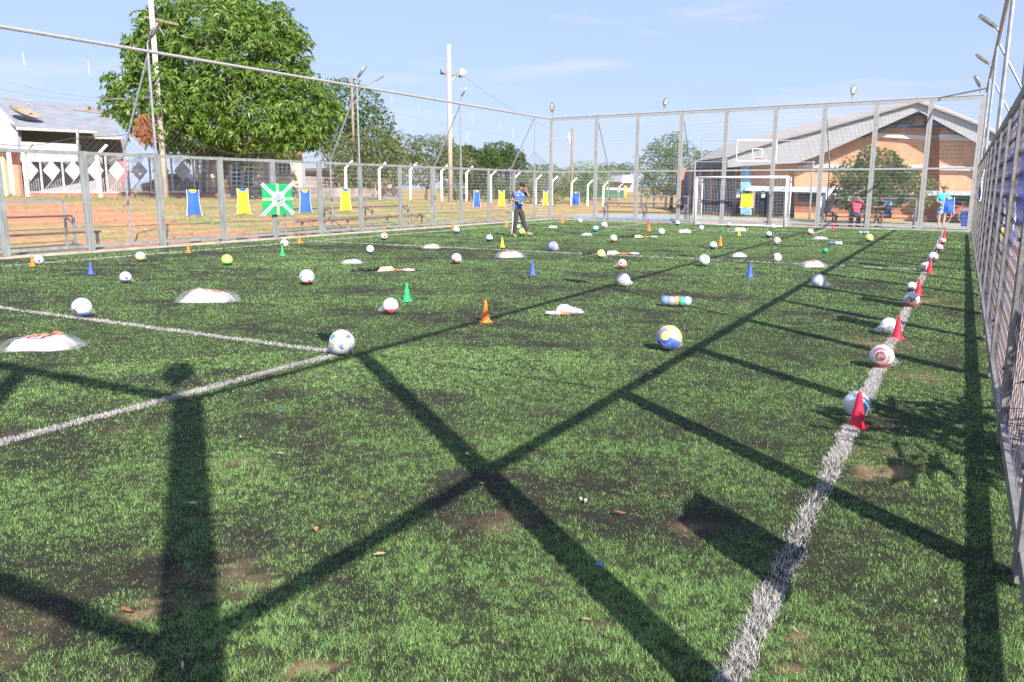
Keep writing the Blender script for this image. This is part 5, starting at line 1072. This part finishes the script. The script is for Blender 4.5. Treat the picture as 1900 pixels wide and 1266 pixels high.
# ------------------------------------------------------------------ gym
BRICK = mat('orange brick', (.80, .41, .235), .9, 0, .10, 2.5, .15, 40); BRICKD = mat('dark red shaded brick', (.44, .20, .13), .9, 0, .12, 2.5, .15, 40); BAND = mat('white concrete band', (.78, .74, .72), .8, 0, .06, 3)
GROOF = mat('pale beige sheet roof', (.42, .38, .34), .75, 0, .06, 2); CLAD = mat('ribbed grey cladding', (.52, .51, .52), .7, .05, .06, 2, 0, wave=('X', 5.0, .55)); STEELB = mat('blue painted steel', (.03, .07, .13), .6); DOORB = mat('blue sheet doors', (.05, .17, .38), .5, 0, .15, 2, 0, wave=('X', 3, .6)); PBLUE = mat('light blue paint', (.30, .55, .80), .7); AWN = mat('pale blue awning edge', (.66, .74, .82), .7)
def gym():
    g0 = Vector((-8.4, 46.9, 0)); g1 = Vector((3.2, 45.0, 0)); fd = (g1-g0).normalized(); fn_ = Vector((-fd.y, fd.x, 0)); root = empty('gym_building', g0, label='brick gym with a wide grey gable roof behind the goal', cat='building')
    def G(u, v, off=0.0):     # point on the front wall plane (pushed towards the viewer by off) seen at (u, v)
        n = np.array(fn_); q = np.array(g0)-np.array(fn_)*off-np.array((0, 0, H)); D = ray(u, v); t = np.dot(n, q)/np.dot(n, D); return Vector(D*t)+Vector((0, 0, H))
    def slab(name, uv, th, m, off=0.0, lab=None):
        o = put(name, (lambda mb: (mb.prism([G(u, v, off) for u, v in uv], fn_*th), mb)[1])(MB()), m, root)
        return o
    slab('brick_wall', [(1474, 420), (1474, 288), (1517, 280), (1600, 245), (1704, 192), (1717, 198), (1717, 425)], .3, BRICK); slab('brick_wall', [(1700, 425), (1700, 186), (1760, 205), (1760, 425)], .3, BRICK, -1.3)
    slab('brick_pier', [(1743, 417), (1743, 214), (1804, 246), (1870, 285), (1870, 417)], 1.6, BRICK, .05)
    slab('brick_wall', [(1384, 352), (1384, 306), (1478, 296), (1478, 352)], .3, BRICK, -.6)
    # dark base under the awnings, their shade put into the brick colour
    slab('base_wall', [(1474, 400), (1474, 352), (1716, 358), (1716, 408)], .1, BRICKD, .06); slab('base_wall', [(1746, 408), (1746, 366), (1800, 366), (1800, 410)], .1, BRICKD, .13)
    slab('sunlit_brick_strip', [(1474, 405), (1474, 395), (1720, 401), (1720, 412)], .12, BRICK, .10)  # sunlit foot of the wall, laid on as a lighter brick strip
    slab('window_strip', [(1480, 373), (1480, 355), (1640, 360), (1640, 378)], .06, WIN, .13); slab('window_strip', [(1760, 380), (1760, 362), (1800, 364), (1800, 381)], .06, WIN, .19)
    slab('white_band', [(1616, 253), (1616, 246), (1717, 252), (1717, 260)], .2, BAND, .14); slab('white_band', [(1716, 257), (1716, 250), (1745, 251), (1745, 259)], .1, BAND, -1.2); slab('white_band', [(1743, 259), (1743, 249), (1822, 252), (1822, 262)], .2, BAND, .23)
    slab('white_band', [(1480, 311), (1500, 304), (1717, 307), (1717, 315)], .2, BAND, .16); slab('white_band', [(1743, 316), (1743, 308), (1812, 309), (1812, 317)], .2, BAND, .21)
    slab('awning', [(1382, 354), (1382, 345), (1546, 348), (1690, 353), (1690, 362)], .55, AWN, .6); slab('awning', [(1722, 363), (1716, 354), (1806, 356), (1806, 364)], .6, AWN, .75)
    # gable cladding, hung well in front of the wall, and the roof going back from it
    OV = .75
    slab('gable_cladding', [(1350, 311), (1350, 292), (1388, 279), (1426, 267), (1466, 256), (1506, 246), (1704, 190), (1704, 206), (1517, 289), (1478, 303), (1385, 308)], .12, CLAD, OV)
    slab('gable_cladding', [(1704, 206), (1704, 190), (1826, 236), (1870, 262), (1870, 300), (1806, 262)], .12, CLAD, OV)
    near = [(1350, 291.5), (1388, 278.5), (1426, 266.5), (1466, 255.5), (1506, 245.5), (1570, 227.5), (1640, 208), (1704, 189.5), (1770, 213), (1826, 235.5), (1870, 261.5)]
    farr = [(1291, 299, 60), (1334, 274, 60), (1367, 261.5, 60), (1412, 250.5, 60), (1457, 239.5, 60), (1539, 220, 60), (1620, 202.5, 60), (1704, 183.5, 52), (1772, 208, 60), (1830, 232, 62), (1880, 258, 64)]
    mb = MB(); a = [G(u, v, OV+.03) for u, v in near]; b = [at(*q) for q in farr]; n = len(a); V = a+b; mb.add(V, [(k, k+1, n+k+1, n+k) for k in range(n-1)]); mb.add([v-Vector((0, 0, .1)) for v in V], [(n+k, n+k+1, k+1, k) for k in range(n-1)]); put('roof', mb, GROOF, root)
    mb = MB(); s0 = [G(u, v-.6, OV+.10) for u, v in near]; 
    for p_, q_ in zip(s0[:-1], s0[1:]): mb.beam(p_, q_, .12, .09)
    put('roof_edge', mb, GROOF, root)
    # blue steel under the gable
    mb = MB(); ap = G(1704, 212, .3)
    for u, v in ((1630, 240), (1600, 254), (1755, 232), (1790, 252)): mb.beam(ap, G(u, v, .3), .14, .16)
    mb.beam(G(1655, 234, .3), G(1760, 236, .3), .12, .14)
    for u in (1665, 1685, 1725, 1745): mb.beam(G(u, 238, .3), ap.lerp(G(u, 238, .3), .4), .1, .1)
    put('roof_truss', mb, STEELB, root)
    # left side: deep blue door wall under the roof, brick columns, light blue pillar
    A = gp(1255, 388.5, -.02); B = gp(1384, 396, -.02); A.z = B.z = 0; dr = (B-A).normalized(); nn = Vector((-dr.y, dr.x, 0)); hh = 3.3
    mb = MB(); mb.prism([A, B, B+Vector((0, 0, 3.7)), A+Vector((0, 0, 2.9))], nn*.3); put('door_wall', mb, DOORB, root)
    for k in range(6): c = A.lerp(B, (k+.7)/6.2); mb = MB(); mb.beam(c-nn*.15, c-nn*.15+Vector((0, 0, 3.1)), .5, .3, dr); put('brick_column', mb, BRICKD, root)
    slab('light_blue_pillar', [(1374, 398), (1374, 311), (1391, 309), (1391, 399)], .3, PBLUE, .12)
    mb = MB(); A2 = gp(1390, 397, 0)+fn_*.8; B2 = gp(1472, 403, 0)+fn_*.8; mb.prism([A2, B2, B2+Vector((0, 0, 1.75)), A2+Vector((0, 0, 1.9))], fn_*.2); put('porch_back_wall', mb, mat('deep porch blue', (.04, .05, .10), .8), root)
    mb = MB(); mb.prism([at(1290, 300.5, 59.5), at(1350, 296, 48.5), at(1350, 308, 48.5), at(1284, 312, 59.5)], (0, .1, -.05)); put('eave_beam', mb, STEELB, root)
gym()
# blue wing seen through the right fence
mb = MB(); A = Vector((.9, 43.0, 0)); B = Vector((6.5, 42.0, 0)); mb.prism([A, B, B+Vector((0, 0, 3.2)), A+Vector((0, 0, 3.2))], (0, .3, 0)); put('blue_wall', mb, mat('violet blue painted wall', (.10, .13, .48), .8, 0, .25, 1.2), label='violet blue wall seen through the mesh of the right fence', cat='wall')

def hoop():
    c = at(1404, 280, 41.5); root = empty('basketball_hoop', c, label='basketball backboard frame with a red rim above the goal', cat='basketball hoop'); w, h = 1.03, .54
    def P(x, z, y=0.0): return c+ax*x+Vector((0, 0, z))+dpv*y
    mb = MB(); mb.tube([P(-w, -h), P(w, -h), P(w, h), P(-w, h), P(-w, -h)], .022, 5); put('board_frame', mb, WPAINT, root)
    mb = MB(); mb.tube([P(-.22, -.38), P(.30, -.38), P(.30, .10), P(-.22, .10), P(-.22, -.38)], .025, 5); put('inner_square', mb, WPAINT, root)
    mb = MB(); mb.tube([P(.04+.22*math.cos(a), -.40, -.3+.22*math.sin(a)) for a in [2*math.pi*k/14 for k in range(15)]], .02, 5); put('rim', mb, mat('red rim', (.45, .04, .04), .5), root)
    mb = MB(); mb.tube([P(-2.8, h+.02, .3), P(2.4, h, .3)], .02, 5); mb.tube([P(-2.8, h, .3), P(-2.8, -.5, .3)], .025, 5); mb.tube([P(.1, h-.05, .1), P(.08, -.4, .1)], .02, 5); mb.tube([P(-3.2, -.56, .3), P(3.2, -.56, .3)], .02, 5); put('support_frame', mb, PIPE, root)
    for x in (-3.1, 3.1): mb = MB(); b = P(x, 0, .3); mb.cyl(Vector((b.x, b.y, 0)), P(x, -.5, .3), .045, n=8); put('support_post', mb, PIPE, root)
hoop()
# blue bin outside the far right corner
c = at(1795, 431, 33.5); root = empty('blue_bin', (c.x, c.y, 0), label='blue plastic bin by the far right corner of the pitch', cat='bin')
mb = MB(); mb.prism([(-.26, -.25, .02), (.26, -.25, .02), (.32, -.30, .62), (-.32, -.30, .62)], (0, .55, 0)); put('bin_body', mb, mat('blue bin plastic', (.03, .07, .30), .4), root, world=False)
mb = MB(); mb.box((0, -.02, .66), (.68, .64, .07)); put('bin_lid', mb, mat('blue bin lid', (.04, .09, .36), .4), root, world=False)
# little white strips modelled for glints on the left fence's upper net wires
for i, (u, v0, v1) in enumerate(((83, 98, 122), (196, 114, 138), (733, 178, 191), (781, 193, 206), (868, 246, 262), (877, 215, 231), (928, 226, 241), (951, 240, 256))):
    p = on_line(u, LA, LB); z1 = height_at(v0, p); z0 = height_at(v1, p); mb = MB(); mb.beam((p.x, p.y, z0), (p.x, p.y, z1), .010, .006, ld); put('glint_strip', mb, WPAINT, fl)

# ------------------------------------------------------------------ people
def skinobj(name, pts, edges, m, parent, root=None, sub=2, face=False):
    me = bpy.data.meshes.new(name); keys = list(pts); idx = {k: i for i, k in enumerate(keys)}
    me.from_pydata([pts[k][:3] for k in keys], [(idx[a], idx[b]) for a, b in edges], []); me.materials.append(m)
    o = bpy.data.objects.new(name, me); COL.objects.link(o); o.parent = parent
    md = o.modifiers.new('skin', 'SKIN'); md.use_smooth_shade = True; md.branch_smoothing = .3
    for k in keys:
        sv = me.skin_vertices[0].data[idx[k]]; r = pts[k][3]; sv.radius = (r, r if len(pts[k]) < 5 else pts[k][4]); sv.use_root = (k == (root or keys[0]))
    s = o.modifiers.new('sub', 'SUBSURF'); s.levels = sub; s.render_levels = sub; return o
SKIN = mat('warm brown skin', (.42, .22, .14), .55, 0, .05, 8); SKINL = mat('light brown skin', (.55, .32, .22), .55, 0, .05, 8); HAIR = mat('black hair', (.025, .02, .02), .7, 0, .2, 30)
def cloth(n, c): return mat(n, c, .85, 0, .10, 6, .3, 30)
def chain(*k): return list(zip(k[:-1], k[1:]))
def person(loc, J, label, skin, shirt, legs, shoe, hair=HAIR, rz=None, sleeve=None, short=False, sc=1.0, hat=None, grp=None):
    """J: joints in the figure's own frame (x right in view, y away, z up)"""
    root = empty('person', loc, YAW if rz is None else rz, label=label, cat='person', **({'group': grp} if grp else {})); root.scale = (sc,)*3
    q = {k: tuple(v) for k, v in J.items()}
    def hand(s):
        w = Vector(q['wr'+s]); el = Vector(q['el'+s]); d = (w-el).normalized(); si = d.cross(Vector((0, -1, .2))).normalized(); pts = {}; ed = []
        pm = w+d*.05; pts['pa'+s] = (*(w+d*.055), .034, .02); ed.append(('wr'+s, 'pa'+s))
        for f in range(4):
            b = w+d*.09+si*(.024-.016*f); ln = (.034, .040, .036, .028)[f]; cv = Vector((0, -.3, -.15)); e1 = b+(d+cv*.4).normalized()*ln; e2 = e1+(d+cv).normalized()*ln*.8
            pts['f%d%s' % (f, s)] = (*b, .010); pts['g%d%s' % (f, s)] = (*e1, .0085); pts['h%d%s' % (f, s)] = (*e2, .007); ed += [('pa'+s, 'f%d%s' % (f, s)), ('f%d%s' % (f, s), 'g%d%s' % (f, s)), ('g%d%s' % (f, s), 'h%d%s' % (f, s))]
        t1 = w+d*.045+si*.045; t2 = t1+(d*.8+si*.6).normalized()*.035; pts['t1'+s] = (*t1, .011); pts['t2'+s] = (*t2, .009); ed += [('pa'+s, 't1'+s), ('t1'+s, 't2'+s)]
        return pts, ed
    hd = Vector(q['head']); nk = Vector(q['neck']); fc = Vector(q.get('face', (0, -1, 0))).normalized(); upv = (hd-nk).normalized()
    pts = {'pelvis': (*q['pelvis'], .105, .08), 'waist': (*q['waist'], .10, .08), 'chest': (*q['chest'], .115, .085), 'neck0': (*(nk-upv*.05), .06), 'neck': (*nk, .055), 'head0': (*(hd-upv*.05+fc*.01), .075), 'head1': (*(hd+upv*.02), .092), 'head2': (*(hd+upv*.085), .062)}
    pts['nose'] = (*(hd-upv*.015+fc*.098), .014)
    ed = chain('pelvis', 'waist', 'chest', 'neck0', 'neck', 'head0', 'head1', 'head2')+[('head0', 'nose')]
    for s in 'lr':
        pts['sh'+s] = (*q['sh'+s], .055); pts['el'+s] = (*q['el'+s], .042); pts['wr'+s] = (*q['wr'+s], .026); pts['hi'+s] = (*q['hi'+s], .07); pts['kn'+s] = (*q['kn'+s], .056); pts['an'+s] = (*q['an'+s], .036)
        m_ = Vector(q['kn'+s]).lerp(Vector(q['an'+s]), .35); pts['ca'+s] = (*m_, .054); pts['toe'+s] = (*q['toe'+s], .026)
        ed += [('chest', 'sh'+s), ('sh'+s, 'el'+s), ('el'+s, 'wr'+s), ('pelvis', 'hi'+s), ('hi'+s, 'kn'+s), ('kn'+s, 'ca'+s), ('ca'+s, 'an'+s), ('an'+s, 'toe'+s)]
        hp, he = hand(s); pts.update(hp); ed += he
    skinobj('body', pts, ed, skin, root, 'pelvis')
    sid = upv.cross(fc).normalized()
    for s in (-1, 1):
        mb = MB(); mb.sphere(hd+fc*.082+sid*.032*s+upv*.012, .012, 8, 6); put('eye', mb, BLACK, root, world=False)
        mb = MB(); mb.sphere(hd+sid*.094*s-upv*.005, .024, 8, 6, (.5, .7, 1.2)); put('ear', mb, skin, root, world=False)
    mb = MB(); mb.sphere((0, 0, 0), 1, 18, 12)
    V = []; hc = hd+upv*.052-fc*.024
    for x, y, z in mb.v:
        if z < -.15: z = -.15-.35*(y*-1 < 0)*abs(z+.15)
        V.append(hc+sid*x*.101+fc*(-y)*.104*-1+upv*z*.092)
    mb.v = [tuple(v) for v in V]; put('hat' if hat else 'hair', mb, hat or hair, root, world=False, sm=True)
    g = lambda k, r, r2=None: (*q[k], r) if r2 is None else (*q[k], r, r2)
    # shirt
    sp = {'waist': g('waist', .165, .135), 'hem': (*Vector(q['pelvis']).lerp(Vector(q['waist']), .15), .150, .125), 'chest': g('chest', .185, .14), 'col': (*(nk-upv*.055), .075)}
    se = [('hem', 'waist'), ('waist', 'chest'), ('chest', 'col')]
    for s in 'lr':
        sp['sh'+s] = (*q['sh'+s], .088); e = Vector(q['sh'+s]).lerp(Vector(q['el'+s]), .28 if sleeve else .72); sp['sl'+s] = (*e, .074); se += [('chest', 'sh'+s), ('sh'+s, 'sl'+s)]
    skinobj('shirt', sp, se, shirt, root, 'waist')
    if sleeve:
        for s in 'lr':
            a = Vector(q['sh'+s]); e = a.lerp(Vector(q['el'+s]), .75); skinobj('sleeve', {'a': (*a, .070), 'b': (*e, .060)}, [('a', 'b')], sleeve, root, 'a')
    # trousers
    tp = {'pelvis': g('pelvis', .155, .13), 'belt': (*Vector(q['pelvis']).lerp(Vector(q['waist']), .55), .138, .115)}; te = [('belt', 'pelvis')]
    for s in 'lr':
        tp['hi'+s] = (*q['hi'+s], .118); te.append(('pelvis', 'hi'+s))
        if short: tp['kn'+s] = (*Vector(q['hi'+s]).lerp(Vector(q['kn'+s]), .86), .092); te.append(('hi'+s, 'kn'+s))
        else: tp['kn'+s] = (*q['kn'+s], .080); tp['an'+s] = (*Vector(q['kn'+s]).lerp(Vector(q['an'+s]), .94), .068); te += [('hi'+s, 'kn'+s), ('kn'+s, 'an'+s)]
    skinobj('trousers', tp, te, legs, root, 'pelvis')
    for s in 'lr':
        a = Vector(q['an'+s])-Vector((0, 0, .02)); t = Vector(q['toe'+s]); d = (t-a); d.z = 0; d.normalize() if d.length > 0 else None; skinobj('shoe', {'h': (*(a-d*.03-Vector((0, 0, .01))), .062), 'm': (*a.lerp(t, .55), .060), 't': (*(t+d*.02), .052)}, chain('h', 'm', 't'), shoe, root, 'h')
    return root

# standing man looking at a phone
px = lambda X, Y, y=0.0: ((X-620)*.00177, y, (1172-Y)*.00177)
J = dict(head=px(668, 262, -.03), neck=px(632, 325, .0), face=(.75, -.55, -.38), chest=px(618, 410), waist=px(604, 570), pelvis=px(608, 655), hil=px(568, 690, -.02), hir=px(652, 690, .02), knl=px(550, 905, -.05), knr=px(700, 890, 0), anl=px(522, 1125, .02), anr=px(778, 1095, -.02), toel=px(560, 1162, -.16), toer=px(872, 1122, -.05),
         shl=px(520, 355, -.04), shr=px(728, 355, .05), ell=px(492, 500, -.05), wrl=px(610, 520, -.24), elr=px(792, 432, -.06), wrr=px(748, 330, -.14))
pm = gp(963, 440)
man = person(pm, J, 'man in a blue vest and dark trousers looking at a phone', SKIN, cloth('blue training vest', (.07, .16, .55)), cloth('charcoal trousers', (.055, .05, .055)), mat('tan shoe', (.30, .24, .17), .7), sleeve=cloth('dark brown sleeve', (.10, .05, .06)))
def wpt(root, p): a = root.rotation_euler[2]; return Vector(root.location)+Vector((p[0]*math.cos(a)-p[1]*math.sin(a), p[0]*math.sin(a)+p[1]*math.cos(a), p[2]))
skinobj('trouser_stripe', {'a': (*(Vector(px(548, 700, -.02))+Vector((-.065, -.02, 0))), .018), 'b': (*(Vector(px(533, 905, -.05))+Vector((-.055, -.02, 0))), .016), 'c': (*(Vector(px(510, 1120, .02))+Vector((-.045, -.02, 0))), .014)}, chain('a', 'b', 'c'), WPAINT, man, 'a')
for x_, z_ in ((598, 412), (680, 402)): mb = MB(); c = Vector(px(x_, z_, -.155)); mb.sphere(c, .028, 10, 6, (1, .5, 1)); put('shirt_badge', mb, WPAINT, man, world=False)
mb = MB(); c = wpt(man, px(690, 500, -.32)); mb.box(c, (.15, .08, .012), YAW); put('phone', mb, BLACK, label='black phone in the hand of the standing man', cat='phone')
mb = MB(); c = wpt(man, px(648, 556, -.25)); mb.sphere(c, .05, 12, 8, (1.6, .8, .7)); put('white_cloth', mb, WPAINT, label='white cloth held at the waist of the standing man', cat='cloth', sm=True) if False else put('white_cloth', mb, WPAINT, label='white cloth held at the waist of the standing man', cat='cloth')

def seated(u, facing, label, skin, shirt, legs, shoe, sc=1.0, lean=.15, arms='knees', hat=None, row=0.0, short=True, seat=.42):
    """facing: angle of the figure's front in the view frame (0 = away to the right, -90 = towards the viewer)"""
    A, B = BENCH; p = on_line(u, (A.x, A.y), (B.x, B.y)); a = math.radians(facing); f = Vector((math.cos(a), math.sin(a), 0)); s = Vector((-f.y, f.x, 0)); z = Vector((0, 0, 1)); h = seat+.11
    J = {}
    P_ = lambda fx, sx, zz: tuple(f*fx+s*sx+z*zz)
    J['pelvis'] = P_(0, 0, h); J['waist'] = P_(lean*.4, 0, h+.20); J['chest'] = P_(lean, 0, h+.42); J['neck'] = P_(lean*1.4, 0, h+.60); J['head'] = P_(lean*1.7+.03, 0, h+.74); J['face'] = tuple(f-z*.15)
    for k, q in (('l', 1), ('r', -1)):
        J['hi'+k] = P_(.04, .10*q, h-.03); J['kn'+k] = P_(.43, .15*q, h-.01); J['an'+k] = P_(.38+.05*q, .14*q, .08); J['toe'+k] = P_(.56+.05*q, .16*q, .035); J['sh'+k] = P_(lean*1.1, .18*q, h+.52)
        if arms == 'knees': J['el'+k] = P_(lean+.14, .24*q, h+.28); J['wr'+k] = P_(.38, .15*q, h+.15)
        else: J['el'+k] = P_(lean+.16, .25*q, h+.36); J['wr'+k] = P_(lean+.42, .22*q, h+.34)
    return person((p.x, p.y+row, .0), J, label, skin, shirt, legs, shoe, short=short, sc=sc, hat=hat)
DSK = mat('dark brown skin', (.22, .11, .07), .55, 0, .05, 8)
seated(1531, 10, 'seated man in a dark shirt and grey shorts beside the white banner', DSK, cloth('dark aubergine shirt', (.05, .035, .06)), cloth('grey shorts', (.20, .18, .22)), BLACK, arms='out', hat=cloth('pale cap', (.55, .55, .60)))
seated(1574, -100, 'seated man in a grey shirt facing the pitch, behind the one in pink', SKINL, cloth('grey shirt', (.16, .16, .17)), cloth('khaki shorts', (.30, .26, .22)), BLACK, arms='out', row=.75, seat=.62)
seated(1587, 70, 'person in a pink-red shirt and jeans seated with their back to the pitch', DSK, cloth('pink red shirt', (.62, .09, .14)), cloth('blue jeans', (.05, .10, .25)), BLACK, arms='knees', short=False, lean=.08)
seated(1648, 190, 'person in a navy outfit with a light blue patch leaning forward on the bench', DSK, cloth('navy shirt', (.03, .05, .16)), cloth('navy shorts', (.03, .04, .12)), BLACK, arms='out', lean=.30)
mb = MB(); A, B = BENCH; p = on_line(1642, (A.x, A.y), (B.x, B.y)); mb.box((p.x, p.y+.0, 1.02), (.30, .24, .18), YAW); bag_ = put('blue_bag', mb, mat('light blue bag', (.20, .48, .80), .7), label='light blue bag held by the leaning person on the bench', cat='bag')
pt = gp(1746, 426, 0)
x = lambda a, b, c: (a, b, c)
J = dict(head=(.03, 0, 1.58), neck=(.02, .02, 1.44), face=(.2, -1, -.1), chest=(.0, .02, 1.26), waist=(0, .02, 1.03), pelvis=(0, .02, .88), hil=(-.10, .02, .84), hir=(.10, .02, .84), knl=(-.10, .0, .48), knr=(.12, 0, .48), anl=(-.09, .03, .08), anr=(.11, .03, .08), toel=(-.12, -.13, .035), toer=(.14, -.13, .035), shl=(-.19, .02, 1.38), shr=(.19, .02, 1.38), ell=(-.26, .02, 1.12), elr=(.27, 0, 1.12), wrl=(-.10, -.2, .98), wrr=(.12, -.2, 1.0))
person(pt+Vector((-.05, 1.2, 0)), J, 'standing man in a turquoise shirt and pale shorts behind the blue bib', SKINL, cloth('turquoise shirt', (.05, .42, .62)), cloth('pale blue shorts', (.30, .40, .52)), mat('dark red shoe', (.20, .05, .06), .7), short=True, sc=1.0, hair=mat('brown hair', (.12, .07, .05), .8))
# white banner by the bench
A, B = BENCH; p = on_line(1516, (A.x, A.y), (B.x, B.y)); q = empty('white_banner', (p.x, p.y+.3, 0), label='white leaning banner beside the seated man in dark clothes', cat='banner')
mb = MB(); o = Vector((p.x, p.y+.3, 0)); mb.prism([o+ax*-.05+Vector((0, 0, .38)), o+ax*.20+Vector((0, 0, .38)), o+ax*.24+Vector((0, 0, 1.1)), o+ax*.62+Vector((0, 0, 1.68)), o+ax*.52+Vector((0, 0, 1.66)), o+ax*-.05+Vector((0, 0, 1.15))], dpv*.04); put('banner_cloth', mb, WPAINT, q)
mb = MB(); mb.cyl(o+ax*-.07, o+ax*-.07+Vector((0, 0, 1.2)), .02, n=6); put('banner_pole', mb, PIPE, q)
# parked bicycles by the gym wall
def bicycle(u, d, label):
    c = at(u, 400, d); c.z = 0; root = empty('bicycle', c, math.atan2(ax.y, ax.x), label=label, cat='bicycle', group='bicycles by the gym wall')
    for x in (-.5, .5):
        mb = MB(); mb.tube([(x+.33*math.cos(a), 0, .34+.33*math.sin(a)) for a in [2*math.pi*k/18 for k in range(19)]], .018, 5)
        for k in range(6): a = math.pi*k/6; mb.tube([(x-.33*math.cos(a), 0, .34-.33*math.sin(a)), (x+.33*math.cos(a), 0, .34+.33*math.sin(a))], .003, 3)
        put('wheel', mb, PIPE, root, world=False)
    mb = MB(); mb.tube([(-.5, 0, .34), (-.15, 0, .32), (.32, 0, .80), (-.25, 0, .82), (-.15, 0, .32)], .018, 6); mb.tube([(-.5, 0, .34), (-.25, 0, .82), (-.28, 0, .92)], .016, 6); mb.tube([(.5, 0, .34), (.32, 0, .80), (.29, 0, 1.0)], .016, 6); put('frame', mb, mat('red bicycle frame', (.55, .10, .10), .4), root, world=False)
    mb = MB(); mb.tube([(.29, -.25, 1.0), (.29, .25, 1.0)], .014, 6); put('handlebar', mb, PIPE, root, world=False)
    mb = MB(); mb.sphere((-.28, 0, .95), .09, 10, 6, (1.4, .8, .4)); put('saddle', mb, BLACK, root, world=False)
bicycle(1772, 37.3, 'pink-red bicycle leaning near the gym wall at the far right');
